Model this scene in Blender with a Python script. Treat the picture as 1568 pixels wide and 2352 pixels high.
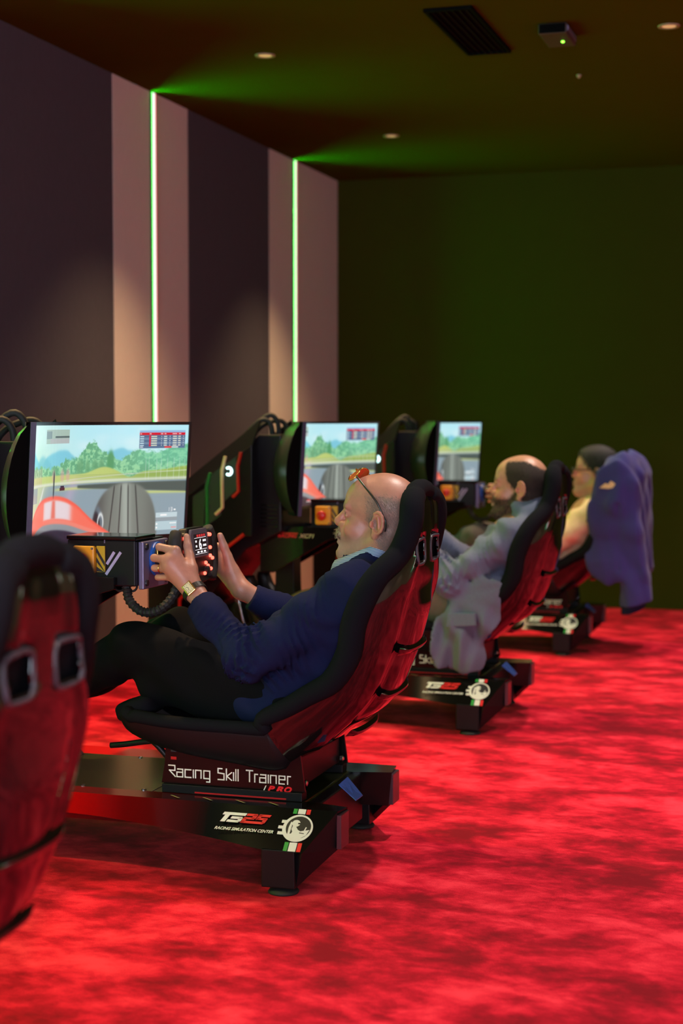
import bpy, bmesh, math, random
import numpy as np
from mathutils import Vector, Matrix

for _o in list(bpy.data.objects):
    bpy.data.objects.remove(_o)
SC = bpy.context.scene
COL = SC.collection
random.seed(4)

# ------------------------------------------------------------------ camera
cam_d = bpy.data.cameras.new('camera')
cam = bpy.data.objects.new('camera', cam_d)
COL.objects.link(cam)
SC.camera = cam
YAW, PITCH = math.radians(17.1), math.atan(210 / 3700)
cam.location = (0, 0, 1.25)
cam.rotation_euler = (math.pi / 2 - PITCH, 0, YAW)
cam_d.sensor_fit = 'VERTICAL'
cam_d.sensor_height = 36
cam_d.sensor_width = 24
cam_d.lens = 3700 / 2352 * 36
cam_d.clip_start = .05
cam_d.dof.use_dof = True
cam_d.dof.focus_distance = 4.5
cam_d.dof.aperture_fstop = 2.6

# ------------------------------------------------------------------ world, exposure
world = bpy.data.worlds.new('world')
SC.world = world
world.use_nodes = True
world.node_tree.nodes['Background'].inputs[0].default_value = (.6, .55, .9, 1)
world.node_tree.nodes['Background'].inputs[1].default_value = .02
vs = SC.view_settings
vs.view_transform = 'Standard'
vs.look = 'None'
vs.exposure = 0.0
vs.gamma = 1.0
vs.use_curve_mapping = False
SC.cycles.use_denoising = True
SC.cycles.max_bounces = 5
SC.cycles.diffuse_bounces = 3
SC.cycles.glossy_bounces = 3
SC.cycles.transmission_bounces = 4
SC.cycles.caustics_reflective = False
SC.cycles.caustics_refractive = False
SC.cycles.sample_clamp_indirect = 4.0

# room and layout (metres); drivers face the left wall (-X)
XL, XR, YF, YB, ZC = -3.35, 4.2, -3.6, 10.8, 2.912
RIG_Y = [4.345 + 2.27 * k for k in (-1, 0, 1, 2)]
RX = -1.8            # x of every rig's origin
SPOT_W, WALL_W = 205.0, 320.0
LAMPS = [(-2.52, y) for y in (.5, 2.67, 4.84, 7.01, 9.18)] + [(-.709, 4.83), (-.709, 6.995), (-.709, 9.17), (3.3, 1.6), (3.3, 4.8), (3.3, 8.0)] + \
        [(.35, 5.5), (1.9, 5.5), (.6, 8.1), (2.2, 8.1), (.45, 2.35), (2.0, 2.35), (-.75, 1.6), (.6, -.6), (2.2, -.6)]  # rows continue the seen lamps; right-hand row and this list added for light

# ------------------------------------------------------------------ materials
MATS = {}
def mat(name, col, rough=.5, metal=0., spec=.5, coat=0., emit=None, estr=0., noise=.0, nscale=40., bump=0., bscale=None, sheen=0., sss=0., coord='Object'):
    if name in MATS:
        return MATS[name]
    m = bpy.data.materials.new(name)
    m.use_nodes = True
    nt = m.node_tree
    b = nt.nodes['Principled BSDF']
    b.inputs['Base Color'].default_value = (*col, 1)
    b.inputs['Roughness'].default_value = rough
    b.inputs['Metallic'].default_value = metal
    b.inputs['Specular IOR Level'].default_value = spec
    b.inputs['Coat Weight'].default_value = coat
    b.inputs['Coat Roughness'].default_value = .03
    if sheen:
        b.inputs['Sheen Weight'].default_value = sheen
        b.inputs['Sheen Roughness'].default_value = .5
    if sss:
        b.inputs['Subsurface Weight'].default_value = sss
        b.inputs['Subsurface Radius'].default_value = (.012, .004, .002)
    if emit:
        b.inputs['Emission Color'].default_value = (*emit, 1)
        b.inputs['Emission Strength'].default_value = estr
    tc = nt.nodes.new('ShaderNodeTexCoord')
    nz = nt.nodes.new('ShaderNodeTexNoise')
    nz.inputs['Scale'].default_value = nscale
    nz.inputs['Detail'].default_value = 4
    nt.links.new(tc.outputs[coord], nz.inputs['Vector'])
    if noise:
        mx = nt.nodes.new('ShaderNodeMix')
        mx.data_type = 'RGBA'
        mx.inputs[6].default_value = (*[c * (1 - noise) for c in col], 1)
        mx.inputs[7].default_value = (*[min(1, c * (1 + noise)) for c in col], 1)
        nt.links.new(nz.outputs['Fac'], mx.inputs[0])
        nt.links.new(mx.outputs[2], b.inputs['Base Color'])
    if bump:
        nb = nt.nodes.new('ShaderNodeTexNoise')
        nb.inputs['Scale'].default_value = bscale or nscale
        nb.inputs['Detail'].default_value = 3
        nt.links.new(tc.outputs[coord], nb.inputs['Vector'])
        bp = nt.nodes.new('ShaderNodeBump')
        bp.inputs['Strength'].default_value = bump
        bp.inputs['Distance'].default_value = .004
        nt.links.new(nb.outputs['Fac'], bp.inputs['Height'])
        nt.links.new(bp.outputs[0], b.inputs['Normal'])
    MATS[name] = m
    return m

M_GLOSS = mat('gloss_black', (.006, .005, .005), .09, noise=.2, spec=.75)
M_SATIN = mat('satin_black', (.006, .006, .007), .4, spec=.25, noise=.3, nscale=300)
M_SHEET = mat('semi_gloss_black_sheet', (.005, .005, .005), .13, spec=.3, noise=.2, nscale=200)
M_DECK = mat('black_anodised_deck', (.10, .11, .03), .2, metal=.8, noise=.2, nscale=200)
M_RUBBER = mat('black_rubber', (.01, .01, .01), .7, noise=.3)
M_SEATF = mat('black_seat_fabric', (.006, .006, .009), .9, spec=.1, noise=.3, nscale=600, bump=.3, bscale=900)
M_STEEL = mat('bright_steel', (.55, .55, .58), .25, metal=1, noise=.1)
M_LAV = mat('anodised_lavender_plate', (.2, .18, .3), .4, metal=.5, noise=.12, nscale=200)
M_BLUE = mat('blue_motor_ring', (.02, .12, .5), .35, noise=.1)
M_YEL = mat('safety_yellow', (.75, .36, .01), .4, noise=.1)
M_YEL2 = mat('hazard_yellow', (.5, .36, .01), .45, noise=.1)
M_REDB = mat('red_button_plastic', (.6, .01, .005), .35, noise=.1)
M_REDT = mat('red_trim', (.42, .004, .004), .4, noise=.1)
M_REDL = mat('red_print', (.75, .005, .01), .45, noise=.05)
M_WHITE = mat('white_print', (.78, .76, .7), .5, noise=.05)
M_CREAM = mat('cream_trim', (.62, .52, .28), .45, noise=.08)
M_GRNT = mat('green_trim', (.004, .16, .03), .4, noise=.1)
M_GRN = mat('green_print', (.01, .3, .04), .45, noise=.05)
M_LILAC = mat('lilac_print', (.42, .38, .6), .5, noise=.05)
M_BLACKP = mat('black_print', (.01, .01, .015), .5, noise=.1)
M_BLUEC = mat('blue_card_plastic', (.05, .12, .42), .3, noise=.15, bump=.3, bscale=60)
M_GOLD = mat('gold_metal', (.8, .5, .15), .25, metal=1, noise=.1)
M_BEZ = mat('black_bezel', (.008, .008, .012), .3, noise=.2)
M_BEZ2 = mat('dark_indigo_bezel_edge', (.022, .02, .06), .4, noise=.1)
M_BTN = mat('lit_red_button', (.6, .02, .02), .4, emit=(1, .08, .05), estr=5, noise=.02)
M_RING = mat('lit_white_ring', (.8, .9, .9), .4, emit=(.6, 1, 1), estr=4, noise=.02)

# ------------------------------------------------------------------ mesh helpers
class MB:
    def __init__(s):
        s.v = []; s.f = []; s.m = []; s.uv = None
    def add(s, v, f, mi=0):
        o = len(s.v)
        s.v += [tuple(map(float, p)) for p in v]
        s.f += [tuple(i + o for i in q) for q in f]
        s.m += [mi] * len(f)
        return s
    def box(s, lo, hi, mi=0):
        x0, y0, z0 = lo; x1, y1, z1 = hi
        return s.add([(x0, y0, z0), (x1, y0, z0), (x1, y1, z0), (x0, y1, z0), (x0, y0, z1), (x1, y0, z1), (x1, y1, z1), (x0, y1, z1)],
                     [(3, 2, 1, 0), (4, 5, 6, 7), (0, 1, 5, 4), (1, 2, 6, 5), (2, 3, 7, 6), (3, 0, 4, 7)], mi)
    def prism(s, poly, y0, y1, mi=0):
        """polygon of (x, z) extruded along y"""
        n = len(poly)
        a = sum(poly[i][0] * poly[(i + 1) % n][1] - poly[(i + 1) % n][0] * poly[i][1] for i in range(n))
        if a < 0:
            poly = poly[::-1]
        v = [(x, y0, z) for x, z in poly] + [(x, y1, z) for x, z in poly]
        f = [tuple(range(n)), tuple(range(2 * n - 1, n - 1, -1))]
        f += [((i + 1) % n, i, i + n, (i + 1) % n + n) for i in range(n)]
        return s.add(v, f, mi)
    def flat(s, poly, fr, t=.0008, mi=0):
        """2-D polygon on a frame (origin, ux, uy, n), raised by t"""
        o, ux, uy, nn = [np.array(q, float) for q in fr]
        n = len(poly)
        a = sum(poly[i][0] * poly[(i + 1) % n][1] - poly[(i + 1) % n][0] * poly[i][1] for i in range(n))
        if a < 0:
            poly = poly[::-1]
        lo = [o + ux * p[0] + uy * p[1] for p in poly]
        hi = [q + nn * t for q in lo]
        f = [tuple(range(2 * n - 1, n - 1, -1))[::-1]] + [(i, (i + 1) % n, (i + 1) % n + n, i + n) for i in range(n)]
        return s.add(lo + hi, f, mi)
    def tube(s, pts, r, n=8, closed=False, mi=0, cap=True):
        pts = [Vector(p) for p in pts]
        m = len(pts)
        rs = r if isinstance(r, (list, tuple)) else [r] * m
        rings = []
        ref = None
        for i, p in enumerate(pts):
            if closed:
                t = pts[(i + 1) % m] - pts[i - 1]
            else:
                t = pts[min(i + 1, m - 1)] - pts[max(i - 1, 0)]
            t.normalize()
            if ref is None:
                ref = Vector((0, 0, 1)) if abs(t.z) < .9 else Vector((1, 0, 0))
            u = (ref - t * ref.dot(t)).normalized()
            ref = u
            w = t.cross(u)
            rings.append([p + (u * math.cos(2 * math.pi * j / n) + w * math.sin(2 * math.pi * j / n)) * rs[i] for j in range(n)])
        v = [q for R in rings for q in R]
        f = []
        for i in range(m if closed else m - 1):
            k = (i + 1) % m
            f += [(i * n + j, i * n + (j + 1) % n, k * n + (j + 1) % n, k * n + j) for j in range(n)]
        if not closed and cap:
            f += [tuple(range(n))[::-1], tuple(range((m - 1) * n, m * n))]
        return s.add(v, f, mi)
    def lathe(s, prof, o, ax, n=24, mi=0):
        """profile of (r, h) around axis ax from o"""
        ax = Vector(ax).normalized(); o = Vector(o)
        u = ax.orthogonal().normalized(); w = ax.cross(u)
        v = []
        for r, h in prof:
            v += [o + ax * h + (u * math.cos(2 * math.pi * j / n) + w * math.sin(2 * math.pi * j / n)) * max(r, 1e-5) for j in range(n)]
        f = []
        for i in range(len(prof) - 1):
            f += [(i * n + j, i * n + (j + 1) % n, (i + 1) * n + (j + 1) % n, (i + 1) * n + j) for j in range(n)]
        f += [tuple(range(n))[::-1], tuple(range((len(prof) - 1) * n, len(prof) * n))]
        return s.add(v, f, mi)
    def grid(s, fn, nu, nv, mi=0, closeu=False, skip=None):
        v = [fn(i, j) for i in range(nu) for j in range(nv)]
        f = []
        for i in range(nu if closeu else nu - 1):
            for j in range(nv - 1):
                if skip and skip(i, j):
                    continue
                k = (i + 1) % nu
                f.append((i * nv + j, k * nv + j, k * nv + j + 1, i * nv + j + 1))
        return s.add(v, f, mi)
    def build(s, name, mats, parent=None, smooth=False, bevel=0, off=(0, 0, 0), seg=2, autosmooth=None, fix=True):
        me = bpy.data.meshes.new(name)
        me.from_pydata([(x - off[0], y - off[1], z - off[2]) for x, y, z in s.v], [], s.f)
        ml = mats if isinstance(mats, (list, tuple)) else [mats]
        for q in ml:
            me.materials.append(q)
        if len(ml) > 1:
            me.polygons.foreach_set('material_index', s.m)
        if fix:
            bm = bmesh.new(); bm.from_mesh(me)
            bmesh.ops.recalc_face_normals(bm, faces=bm.faces)
            bm.to_mesh(me); bm.free()
        if smooth:
            me.polygons.foreach_set('use_smooth', [True] * len(me.polygons))
            if smooth == 'auto':
                me.set_sharp_from_angle(angle=.55)
        me.update()
        o = bpy.data.objects.new(name, me)
        COL.objects.link(o)
        if parent:
            o.parent = parent
        if bevel:
            bv = o.modifiers.new('bevel', 'BEVEL')
            bv.width = bevel; bv.segments = seg; bv.limit_method = 'ANGLE'; bv.angle_limit = .6
        return o

def empty(name, loc, parent=None):
    o = bpy.data.objects.new(name, None)
    o.empty_display_size = .1
    o.location = loc
    COL.objects.link(o)
    if parent:
        o.parent = parent
    return o

def tag(o, label=None, cat=None, group=None, kind=None):
    if label: o['label'] = label
    if cat: o['category'] = cat
    if group: o['group'] = group
    if kind: o['kind'] = kind
    return o

def sm(pts, n):
    """Catmull-Rom resample of a list of tuples"""
    P = np.array(pts, float)
    P = np.vstack([2 * P[0] - P[1], P, 2 * P[-1] - P[-2]])
    out = []
    m = len(pts) - 1
    for q in range(n):
        t = q / (n - 1) * m
        i = min(int(t), m - 1); t -= i
        a, b, c, d = P[i], P[i + 1], P[i + 2], P[i + 3]
        out.append(.5 * ((2 * b) + (-a + c) * t + (2 * a - 5 * b + 4 * c - d) * t * t + (-a + 3 * b - 3 * c + d) * t ** 3))
    return np.array(out)

def text_poly(txt, size, shear=0., offset=0., spacing=1., align='LEFT'):
    cu = bpy.data.curves.new('t', 'FONT')
    cu.body = txt; cu.size = size; cu.shear = shear; cu.offset = offset; cu.space_character = spacing
    cu.align_x = align; cu.resolution_u = 3
    ob = bpy.data.objects.new('t', cu)
    COL.objects.link(ob)
    dg = bpy.context.evaluated_depsgraph_get(); dg.update()
    me = bpy.data.meshes.new_from_object(ob.evaluated_get(dg))
    v = [(p.co.x, p.co.y) for p in me.vertices]
    f = [tuple(p.vertices) for p in me.polygons]
    bpy.data.objects.remove(ob); bpy.data.curves.remove(cu); bpy.data.meshes.remove(me)
    return v, f

def put_text(mb, tv, fr, ox=0, oy=0, t=.0008, mi=0, fitw=None):
    v, f = tv
    o, ux, uy, nn = [np.array(q, float) for q in fr]
    k = 1.
    if fitw:
        xs = [p[0] for p in v]
        k = fitw / (max(xs) - min(xs)); ox -= min(xs) * k
    mb.add([o + ux * (p[0] * k + ox) + uy * (p[1] + oy) + nn * t for p in v], f, mi)

def stroke(mb, pts, w, fr, t=.0008, mi=0):
    """constant-width polyline as raised quads with round joints"""
    pts = [np.array(p, float) for p in pts]
    for a, b in zip(pts[:-1], pts[1:]):
        d = b - a; L = np.hypot(*d)
        if L < 1e-9: continue
        d /= L; nrm = np.array((-d[1], d[0])) * w / 2
        e = d * w * .42
        mb.flat([tuple(a - e - nrm), tuple(b + e - nrm), tuple(b + e + nrm), tuple(a - e + nrm)], fr, t, mi)

# ------------------------------------------------------------------ signed-distance bodies (surface nets)
class Field:
    def __init__(s, lo, hi, h):
        lo, hi = np.minimum(lo, hi), np.maximum(lo, hi)
        s.lo = np.array(lo, float); s.h = h
        s.n = np.ceil((np.array(hi, float) - s.lo) / h).astype(int) + 1
        s.F = np.full(s.n, .3, np.float32)
        s.ax = [(s.lo[i] + h * np.arange(s.n[i])).astype(np.float32) for i in range(3)]
    def blk(s, lo, hi):
        a = np.clip(np.floor((np.array(lo) - s.lo) / s.h).astype(int), 0, s.n)
        b = np.clip(np.ceil((np.array(hi) - s.lo) / s.h).astype(int) + 1, 0, s.n)
        if np.any(b <= a):
            return None
        sl = tuple(slice(a[i], b[i]) for i in range(3))
        return sl, np.meshgrid(*[s.ax[i][sl[i]] for i in range(3)], indexing='ij', sparse=True)
    def op(s, sl, d, k, mode):
        G = s.F[sl]
        if mode == 'u':
            hh = np.clip(.5 + .5 * (G - d) / k, 0, 1)
            s.F[sl] = d * hh + G * (1 - hh) - k * hh * (1 - hh)
        elif mode == 's':
            hh = np.clip(.5 - .5 * (G + d) / k, 0, 1)
            s.F[sl] = G * (1 - hh) - d * hh + k * hh * (1 - hh)
        elif mode == 'i':
            s.F[sl] = np.maximum(G, d)
    def cone(s, a, b, ra, rb, k=.015, mode='u', sy=1., wy=None):
        a = np.array(a, float); b = np.array(b, float)
        m = max(ra, rb) + k + 3 * s.h
        R = s.blk(np.minimum(a, b) - m, np.maximum(a, b) + m)
        if R is None: return s
        sl, (X, Y, Z) = R
        if wy is not None:
            Y = Y + wy(X, Z)
        d = b - a
        L2 = max(d @ d, 1e-9)
        t = np.clip(((X - a[0]) * d[0] + (Y - a[1]) * d[1] + (Z - a[2]) * d[2]) / L2, 0, 1)
        D = np.sqrt((X - a[0] - t * d[0]) ** 2 + ((Y - a[1] - t * d[1]) * sy) ** 2 + (Z - a[2] - t * d[2]) ** 2) - (ra + (rb - ra) * t)
        s.op(sl, D.astype(np.float32), k, mode)
        return s
    def ell(s, c, r, k=.015, mode='u', R=None):
        c = np.array(c, float); r = np.array(r, float)
        m = max(r) + k + 3 * s.h
        B = s.blk(c - m, c + m)
        if B is None: return s
        sl, (X, Y, Z) = B
        x, y, z = X - c[0], Y - c[1], Z - c[2]
        if R is not None:
            x, y, z = (R[0, 0] * x + R[1, 0] * y + R[2, 0] * z, R[0, 1] * x + R[1, 1] * y + R[2, 1] * z, R[0, 2] * x + R[1, 2] * y + R[2, 2] * z)
        k0 = np.sqrt((x / r[0]) ** 2 + (y / r[1]) ** 2 + (z / r[2]) ** 2)
        k1 = np.sqrt((x / r[0] ** 2) ** 2 + (y / r[1] ** 2) ** 2 + (z / r[2] ** 2) ** 2) + 1e-9
        s.op(sl, (k0 * (k0 - 1) / k1).astype(np.float32), k, mode)
        return s
    def cut(s, p, n, rad, k=.004):
        """remove the half-space beyond p along n, inside a ball of radius rad"""
        p = np.array(p, float); n = np.array(n, float); n /= np.linalg.norm(n)
        B = s.blk(p - rad, p + rad)
        if B is None: return s
        sl, (X, Y, Z) = B
        d = (X - p[0]) * n[0] + (Y - p[1]) * n[1] + (Z - p[2]) * n[2]
        far = np.sqrt((X - p[0]) ** 2 + (Y - p[1]) ** 2 + (Z - p[2]) ** 2) - rad
        d = np.where(far > 0, -1., d)
        s.F[sl] = np.maximum(s.F[sl], d.astype(np.float32))
        return s
    def full(s):
        return np.meshgrid(*s.ax, indexing='ij', sparse=True)
    def mesh(s):
        F = s.F
        S = F < 0
        n0, n1, n2 = F.shape
        cnt = np.zeros((n0 - 1, n1 - 1, n2 - 1), np.uint8)
        for i in (0, 1):
            for j in (0, 1):
                for k in (0, 1):
                    cnt += S[i:n0 - 1 + i, j:n1 - 1 + j, k:n2 - 1 + k]
        act = (cnt > 0) & (cnt < 8)
        I = np.argwhere(act)
        vid = np.full(act.shape, -1, np.int32)
        vid[act] = np.arange(len(I))
        C = {}
        for i in (0, 1):
            for j in (0, 1):
                for k in (0, 1):
                    C[i, j, k] = F[I[:, 0] + i, I[:, 1] + j, I[:, 2] + k]
        acc = np.zeros((len(I), 3)); num = np.zeros(len(I))
        for a in C:
            for ax in range(3):
                if a[ax]: continue
                b = list(a); b[ax] = 1; b = tuple(b)
                f0, f1 = C[a], C[b]
                x = (f0 < 0) != (f1 < 0)
                t = np.where(x, f0 / np.where(x, f0 - f1, 1), 0)
                p = np.tile(np.array(a, float), (len(I), 1)); p[:, ax] += t
                acc += p * x[:, None]; num += x
        V = (I + acc / num[:, None]) * s.h + s.lo
        Q = []
        for ax in range(3):
            sh0 = [slice(1, -1)] * 3; sh1 = [slice(1, -1)] * 3
            sh0[ax] = slice(0, -1); sh1[ax] = slice(1, None)
            A, B = S[tuple(sh0)], S[tuple(sh1)]
            E = np.argwhere(A != B)
            inside = A[tuple(E.T)]
            E = E + 1; E[:, ax] -= 1
            o1, o2 = (ax + 1) % 3, (ax + 2) % 3
            def cell(d1, d2):
                c = E.copy(); c[:, o1] -= d1; c[:, o2] -= d2
                return vid[tuple(c.T)]
            q = np.stack([cell(1, 1), cell(0, 1), cell(0, 0), cell(1, 0)], 1)
            q[~inside] = q[~inside][:, ::-1]
            Q.append(q)
        return V, np.vstack(Q)

def nets_obj(name, fld, m, parent=None, loc=(0, 0, 0), smooth_it=1, colfn=None):
    if isinstance(fld, (list, tuple)):
        VQ = [q.mesh() for q in fld]
        V = np.vstack([q[0] for q in VQ]); o = 0; Q = []
        for v_, q_ in VQ:
            Q.append(q_ + o); o += len(v_)
        Q = np.vstack(Q)
    else:
        V, Q = fld.mesh()
    # light Laplacian smoothing
    for _ in range(smooth_it):
        acc = np.zeros_like(V); n = np.zeros(len(V))
        for a, b in ((0, 1), (1, 2), (2, 3), (3, 0)):
            np.add.at(acc, Q[:, a], V[Q[:, b]]); np.add.at(n, Q[:, a], 1)
            np.add.at(acc, Q[:, b], V[Q[:, a]]); np.add.at(n, Q[:, b], 1)
        V = V * .5 + .5 * acc / np.maximum(n, 1)[:, None]
    W = V - np.array(loc)
    me = bpy.data.meshes.new(name)
    me.vertices.add(len(W)); me.vertices.foreach_set('co', W.astype(np.float32).ravel())
    me.loops.add(len(Q) * 4); me.loops.foreach_set('vertex_index', Q.astype(np.int32).ravel())
    me.polygons.add(len(Q)); me.polygons.foreach_set('loop_start', np.arange(0, len(Q) * 4, 4, dtype=np.int32))
    me.update(calc_edges=True)
    me.polygons.foreach_set('use_smooth', [True] * len(Q))
    if colfn is not None:
        c = colfn(V)
        at = me.color_attributes.new('Col', 'FLOAT_COLOR', 'POINT')
        at.data.foreach_set('color', np.hstack([c, np.ones((len(c), 1))]).astype(np.float32).ravel())
    for q in (m if isinstance(m, (list, tuple)) else [m]):
        me.materials.append(q)
    o = bpy.data.objects.new(name, me)
    COL.objects.link(o)
    if parent:
        o.parent = parent
    else:
        o.location = loc
    return o

# ================================================================== ROOM
def carpet_mat():
    m = bpy.data.materials.new('red_carpet'); m.use_nodes = True
    nt = m.node_tree; b = nt.nodes['Principled BSDF']
    b.inputs['Roughness'].default_value = .95
    b.inputs['Specular IOR Level'].default_value = .1
    b.inputs['Sheen Weight'].default_value = .04
    b.inputs['Sheen Tint'].default_value = (1, .5, .4, 1)
    tc = nt.nodes.new('ShaderNodeTexCoord')
    mp = nt.nodes.new('ShaderNodeMapping')
    mp.inputs['Scale'].default_value = (1.0, 1.35, 1)
    mp.inputs['Rotation'].default_value = (0, 0, .5)
    nt.links.new(tc.outputs['Object'], mp.inputs[0])
    def noise(scale, detail, rough, dist=0.):
        n = nt.nodes.new('ShaderNodeTexNoise')
        n.inputs['Scale'].default_value = scale; n.inputs['Detail'].default_value = detail
        n.inputs['Roughness'].default_value = rough; n.inputs['Distortion'].default_value = dist
        nt.links.new(mp.outputs[0], n.inputs['Vector']); return n
    n1 = noise(4.4, 6, .64, .25)      # brushed pile patches
    n0 = noise(1.1, 3, .55, .2)      # broad uneven patches of tone
    n2 = noise(15, 4, .6, .2)
    n3 = noise(330, 2, .7)           # single tufts
    def math_(op, a, c):
        q = nt.nodes.new('ShaderNodeMath'); q.operation = op
        for i, s in enumerate((a, c)):
            if isinstance(s, (int, float)): q.inputs[i].default_value = s
            else: nt.links.new(s, q.inputs[i])
        return q.outputs[0]
    s = math_('ADD', math_('MULTIPLY', n1.outputs['Fac'], .62), math_('MULTIPLY', n2.outputs['Fac'], .2))
    s = math_('ADD', s, math_('MULTIPLY', n3.outputs['Fac'], .18))
    s = math_('ADD', s, math_('MULTIPLY', math_('SUBTRACT', n0.outputs['Fac'], .5), .30))
    r = nt.nodes.new('ShaderNodeValToRGB')
    nt.links.new(s, r.inputs[0])
    e = r.color_ramp.elements
    e[0].position = .40; e[0].color = (.2, .0002, .008, 1)
    e[1].position = .62; e[1].color = (.85, .032, .06, 1)
    x = e.new(.47); x.color = (.36, .0006, .014, 1)
    x = e.new(.53); x.color = (.60, .007, .028, 1)
    nt.links.new(r.outputs[0], b.inputs['Base Color'])
    bp = nt.nodes.new('ShaderNodeBump'); bp.inputs['Strength'].default_value = .5; bp.inputs['Distance'].default_value = .006
    nt.links.new(s, bp.inputs['Height']); nt.links.new(bp.outputs[0], b.inputs['Normal'])
    return m

def fabric_wall(name, col, var=.12):
    m = bpy.data.materials.new(name); m.use_nodes = True
    nt = m.node_tree; b = nt.nodes['Principled BSDF']
    b.inputs['Roughness'].default_value = .9; b.inputs['Specular IOR Level'].default_value = .15
    tc = nt.nodes.new('ShaderNodeTexCoord'); mp = nt.nodes.new('ShaderNodeMapping')
    mp.inputs['Scale'].default_value = (1, 60, 9)
    nt.links.new(tc.outputs['Object'], mp.inputs[0])
    n = nt.nodes.new('ShaderNodeTexNoise'); n.inputs['Scale'].default_value = 2.5; n.inputs['Detail'].default_value = 5; n.inputs['Roughness'].default_value = .7
    nt.links.new(mp.outputs[0], n.inputs['Vector'])
    mx = nt.nodes.new('ShaderNodeMix'); mx.data_type = 'RGBA'
    mx.inputs[6].default_value = (*[c * (1 - 2 * var) for c in col], 1); mx.inputs[7].default_value = (*[c * (1 + 2 * var) for c in col], 1)
    nt.links.new(n.outputs['Fac'], mx.inputs[0]); nt.links.new(mx.outputs[2], b.inputs['Base Color'])
    bp = nt.nodes.new('ShaderNodeBump'); bp.inputs['Strength'].default_value = .15; bp.inputs['Distance'].default_value = .002
    nt.links.new(n.outputs['Fac'], bp.inputs['Height']); nt.links.new(bp.outputs[0], b.inputs['Normal'])
    return m

M_CARPET = carpet_mat()
M_WDARK = fabric_wall('plum_fabric_panel', (.075, .072, .09))
M_WBEIGE = fabric_wall('beige_fabric_panel', (.62, .56, .52), .06)
M_WBACK = mat('dark_back_wall_paint', (.036, .039, .005), .95, spec=.0, noise=.06, nscale=8)
M_CEIL = mat('dark_ceiling_paint', (.055, .05, .006), .95, spec=.0, noise=.06, nscale=6)
M_WRIGHT = mat('warm_side_wall_paint', (.5, .4, .27), .8, noise=.08, nscale=5)

def struct(o):
    o['kind'] = 'structure'
    return o
struct(MB().box((XL - .1, YF - .1, -.1), (XR + .1, YB + .1, 0)).build('floor', M_CARPET))
struct(MB().box((XL - .1, YF - .1, ZC), (XR + .1, YB + .1, ZC + .1)).build('ceiling', M_CEIL))
struct(MB().box((XL - .1, YB, 0), (XR + .1, YB + .1, ZC)).build('wall_back', M_WBACK))
struct(MB().box((XR, YF, 0), (XR + .1, YB, ZC)).build('wall_right', M_WRIGHT))
struct(MB().box((XL, YF - .1, 0), (XR, YF, ZC)).build('wall_front', M_WRIGHT))
wl = struct(MB().box((XL - .12, YF, 0), (XL - .02, YB, ZC)).build('wall_left', M_WDARK))
# upholstered panels on the left wall, dark and beige in turn, a hair apart
edges = [(-3.6, 0.45, 0), (.45, 1.38, 1), (1.38, 2.68, 0), (2.68, 3.62, 1), (3.62, 4.91, 0), (4.91, 5.86, 1), (5.86, 7.155, 0), (7.155, 8.095, 1), (8.095, 9.385, 0), (9.385, 10.8, 1)]
for a, b_, k in edges:
    MB().box((XL - .02, a + .0015, .0), (XL, b_ - .0015, ZC)).build('wall_panel', M_WBEIGE if k else M_WDARK, wl, bevel=.002)

# ------------------------------------------------------------------ LED strips set upright on the beige panels
M_LEDW = mat('led_diffuser_white', (.04, .04, .04), .8, emit=(1, .95, .93), estr=1.15)
M_LEDG = mat('led_edge_green', (.05, .3, .05), .5, emit=(.002, 1, .006), estr=480)
M_LEDR = mat('led_edge_red', (.3, .05, .03), .5, emit=(1, .05, .02), estr=1.1)
M_LEDL = mat('led_lip_green', (.02, .3, .05), .5, emit=(.01, 1, .05), estr=.25)
M_LEDH = mat('led_housing', (.05, .05, .05), .5)
for y, lab in ((3.152, 'white light strip with green and red edges beside the empty rig'), (5.385, 'white light strip with green and red edges behind the screen of the navy jacketed driver'), (7.618, 'white light strip with green and red edges on the beige panel between dark panels'), (9.85, 'white light strip with green and red edges on the beige panel at the room corner')):
    e = empty('light_strip', (XL, y, 0))
    tag(e, lab, 'light strip', 'upright light strips on the left wall')
    MB().box((0, -.026, .25), (.006, .02, ZC - .004)).build('housing', M_LEDH, e)
    MB().box((.0065, -.0125, .25), (.0135, .0147, ZC - .006)).build('diffuser', M_LEDW, e)
    MB().add([(.0075, -.0215, .25), (.0075, -.0145, .25), (.0075, -.0145, ZC - .006), (.0075, -.0215, ZC - .006)], [(0, 1, 2, 3)]).build('green_edge', M_LEDG, e)
    MB().box((.0062, -.0246, .25), (.0135, -.0228, ZC - .006)).build('edge_lip', M_LEDL, e)  # lip added to hide the green emitter, glowing faintly as a green line
    MB().box((.0065, .0150, .25), (.0150, .0190, ZC - .006)).build('red_edge', M_LEDR, e)

# two unseen glowing windows added behind the camera as cool fill light
M_FILLWIN = mat('frosted_window_daylight', (.8, .8, .85), .4, emit=(.74, .82, 1.), estr=31)
M_FILLFR = mat('window_frame_paint', (.3, .28, .26), .5, noise=.1)
for i, x in enumerate((-1.2, 1.6)):
    w = empty('window_%d' % (i + 1), (x, YF, 1.0)); w['kind'] = 'structure'
    MB().box((-.8, .002, .02), (.8, .012, 1.58)).build('pane', M_FILLWIN, w)
    for lo, hi in (((-.86, .0005, -.04), (-.8, .05, 1.64)), ((.8, .0005, -.04), (.86, .05, 1.64)), ((-.8, .0005, -.04), (.8, .05, .02)), ((-.8, .0005, 1.58), (.8, .05, 1.64)), ((-.02, .013, .02), (.02, .05, 1.58))):
        MB().box(lo, hi).build('frame_bar', M_FILLFR, w)

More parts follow.
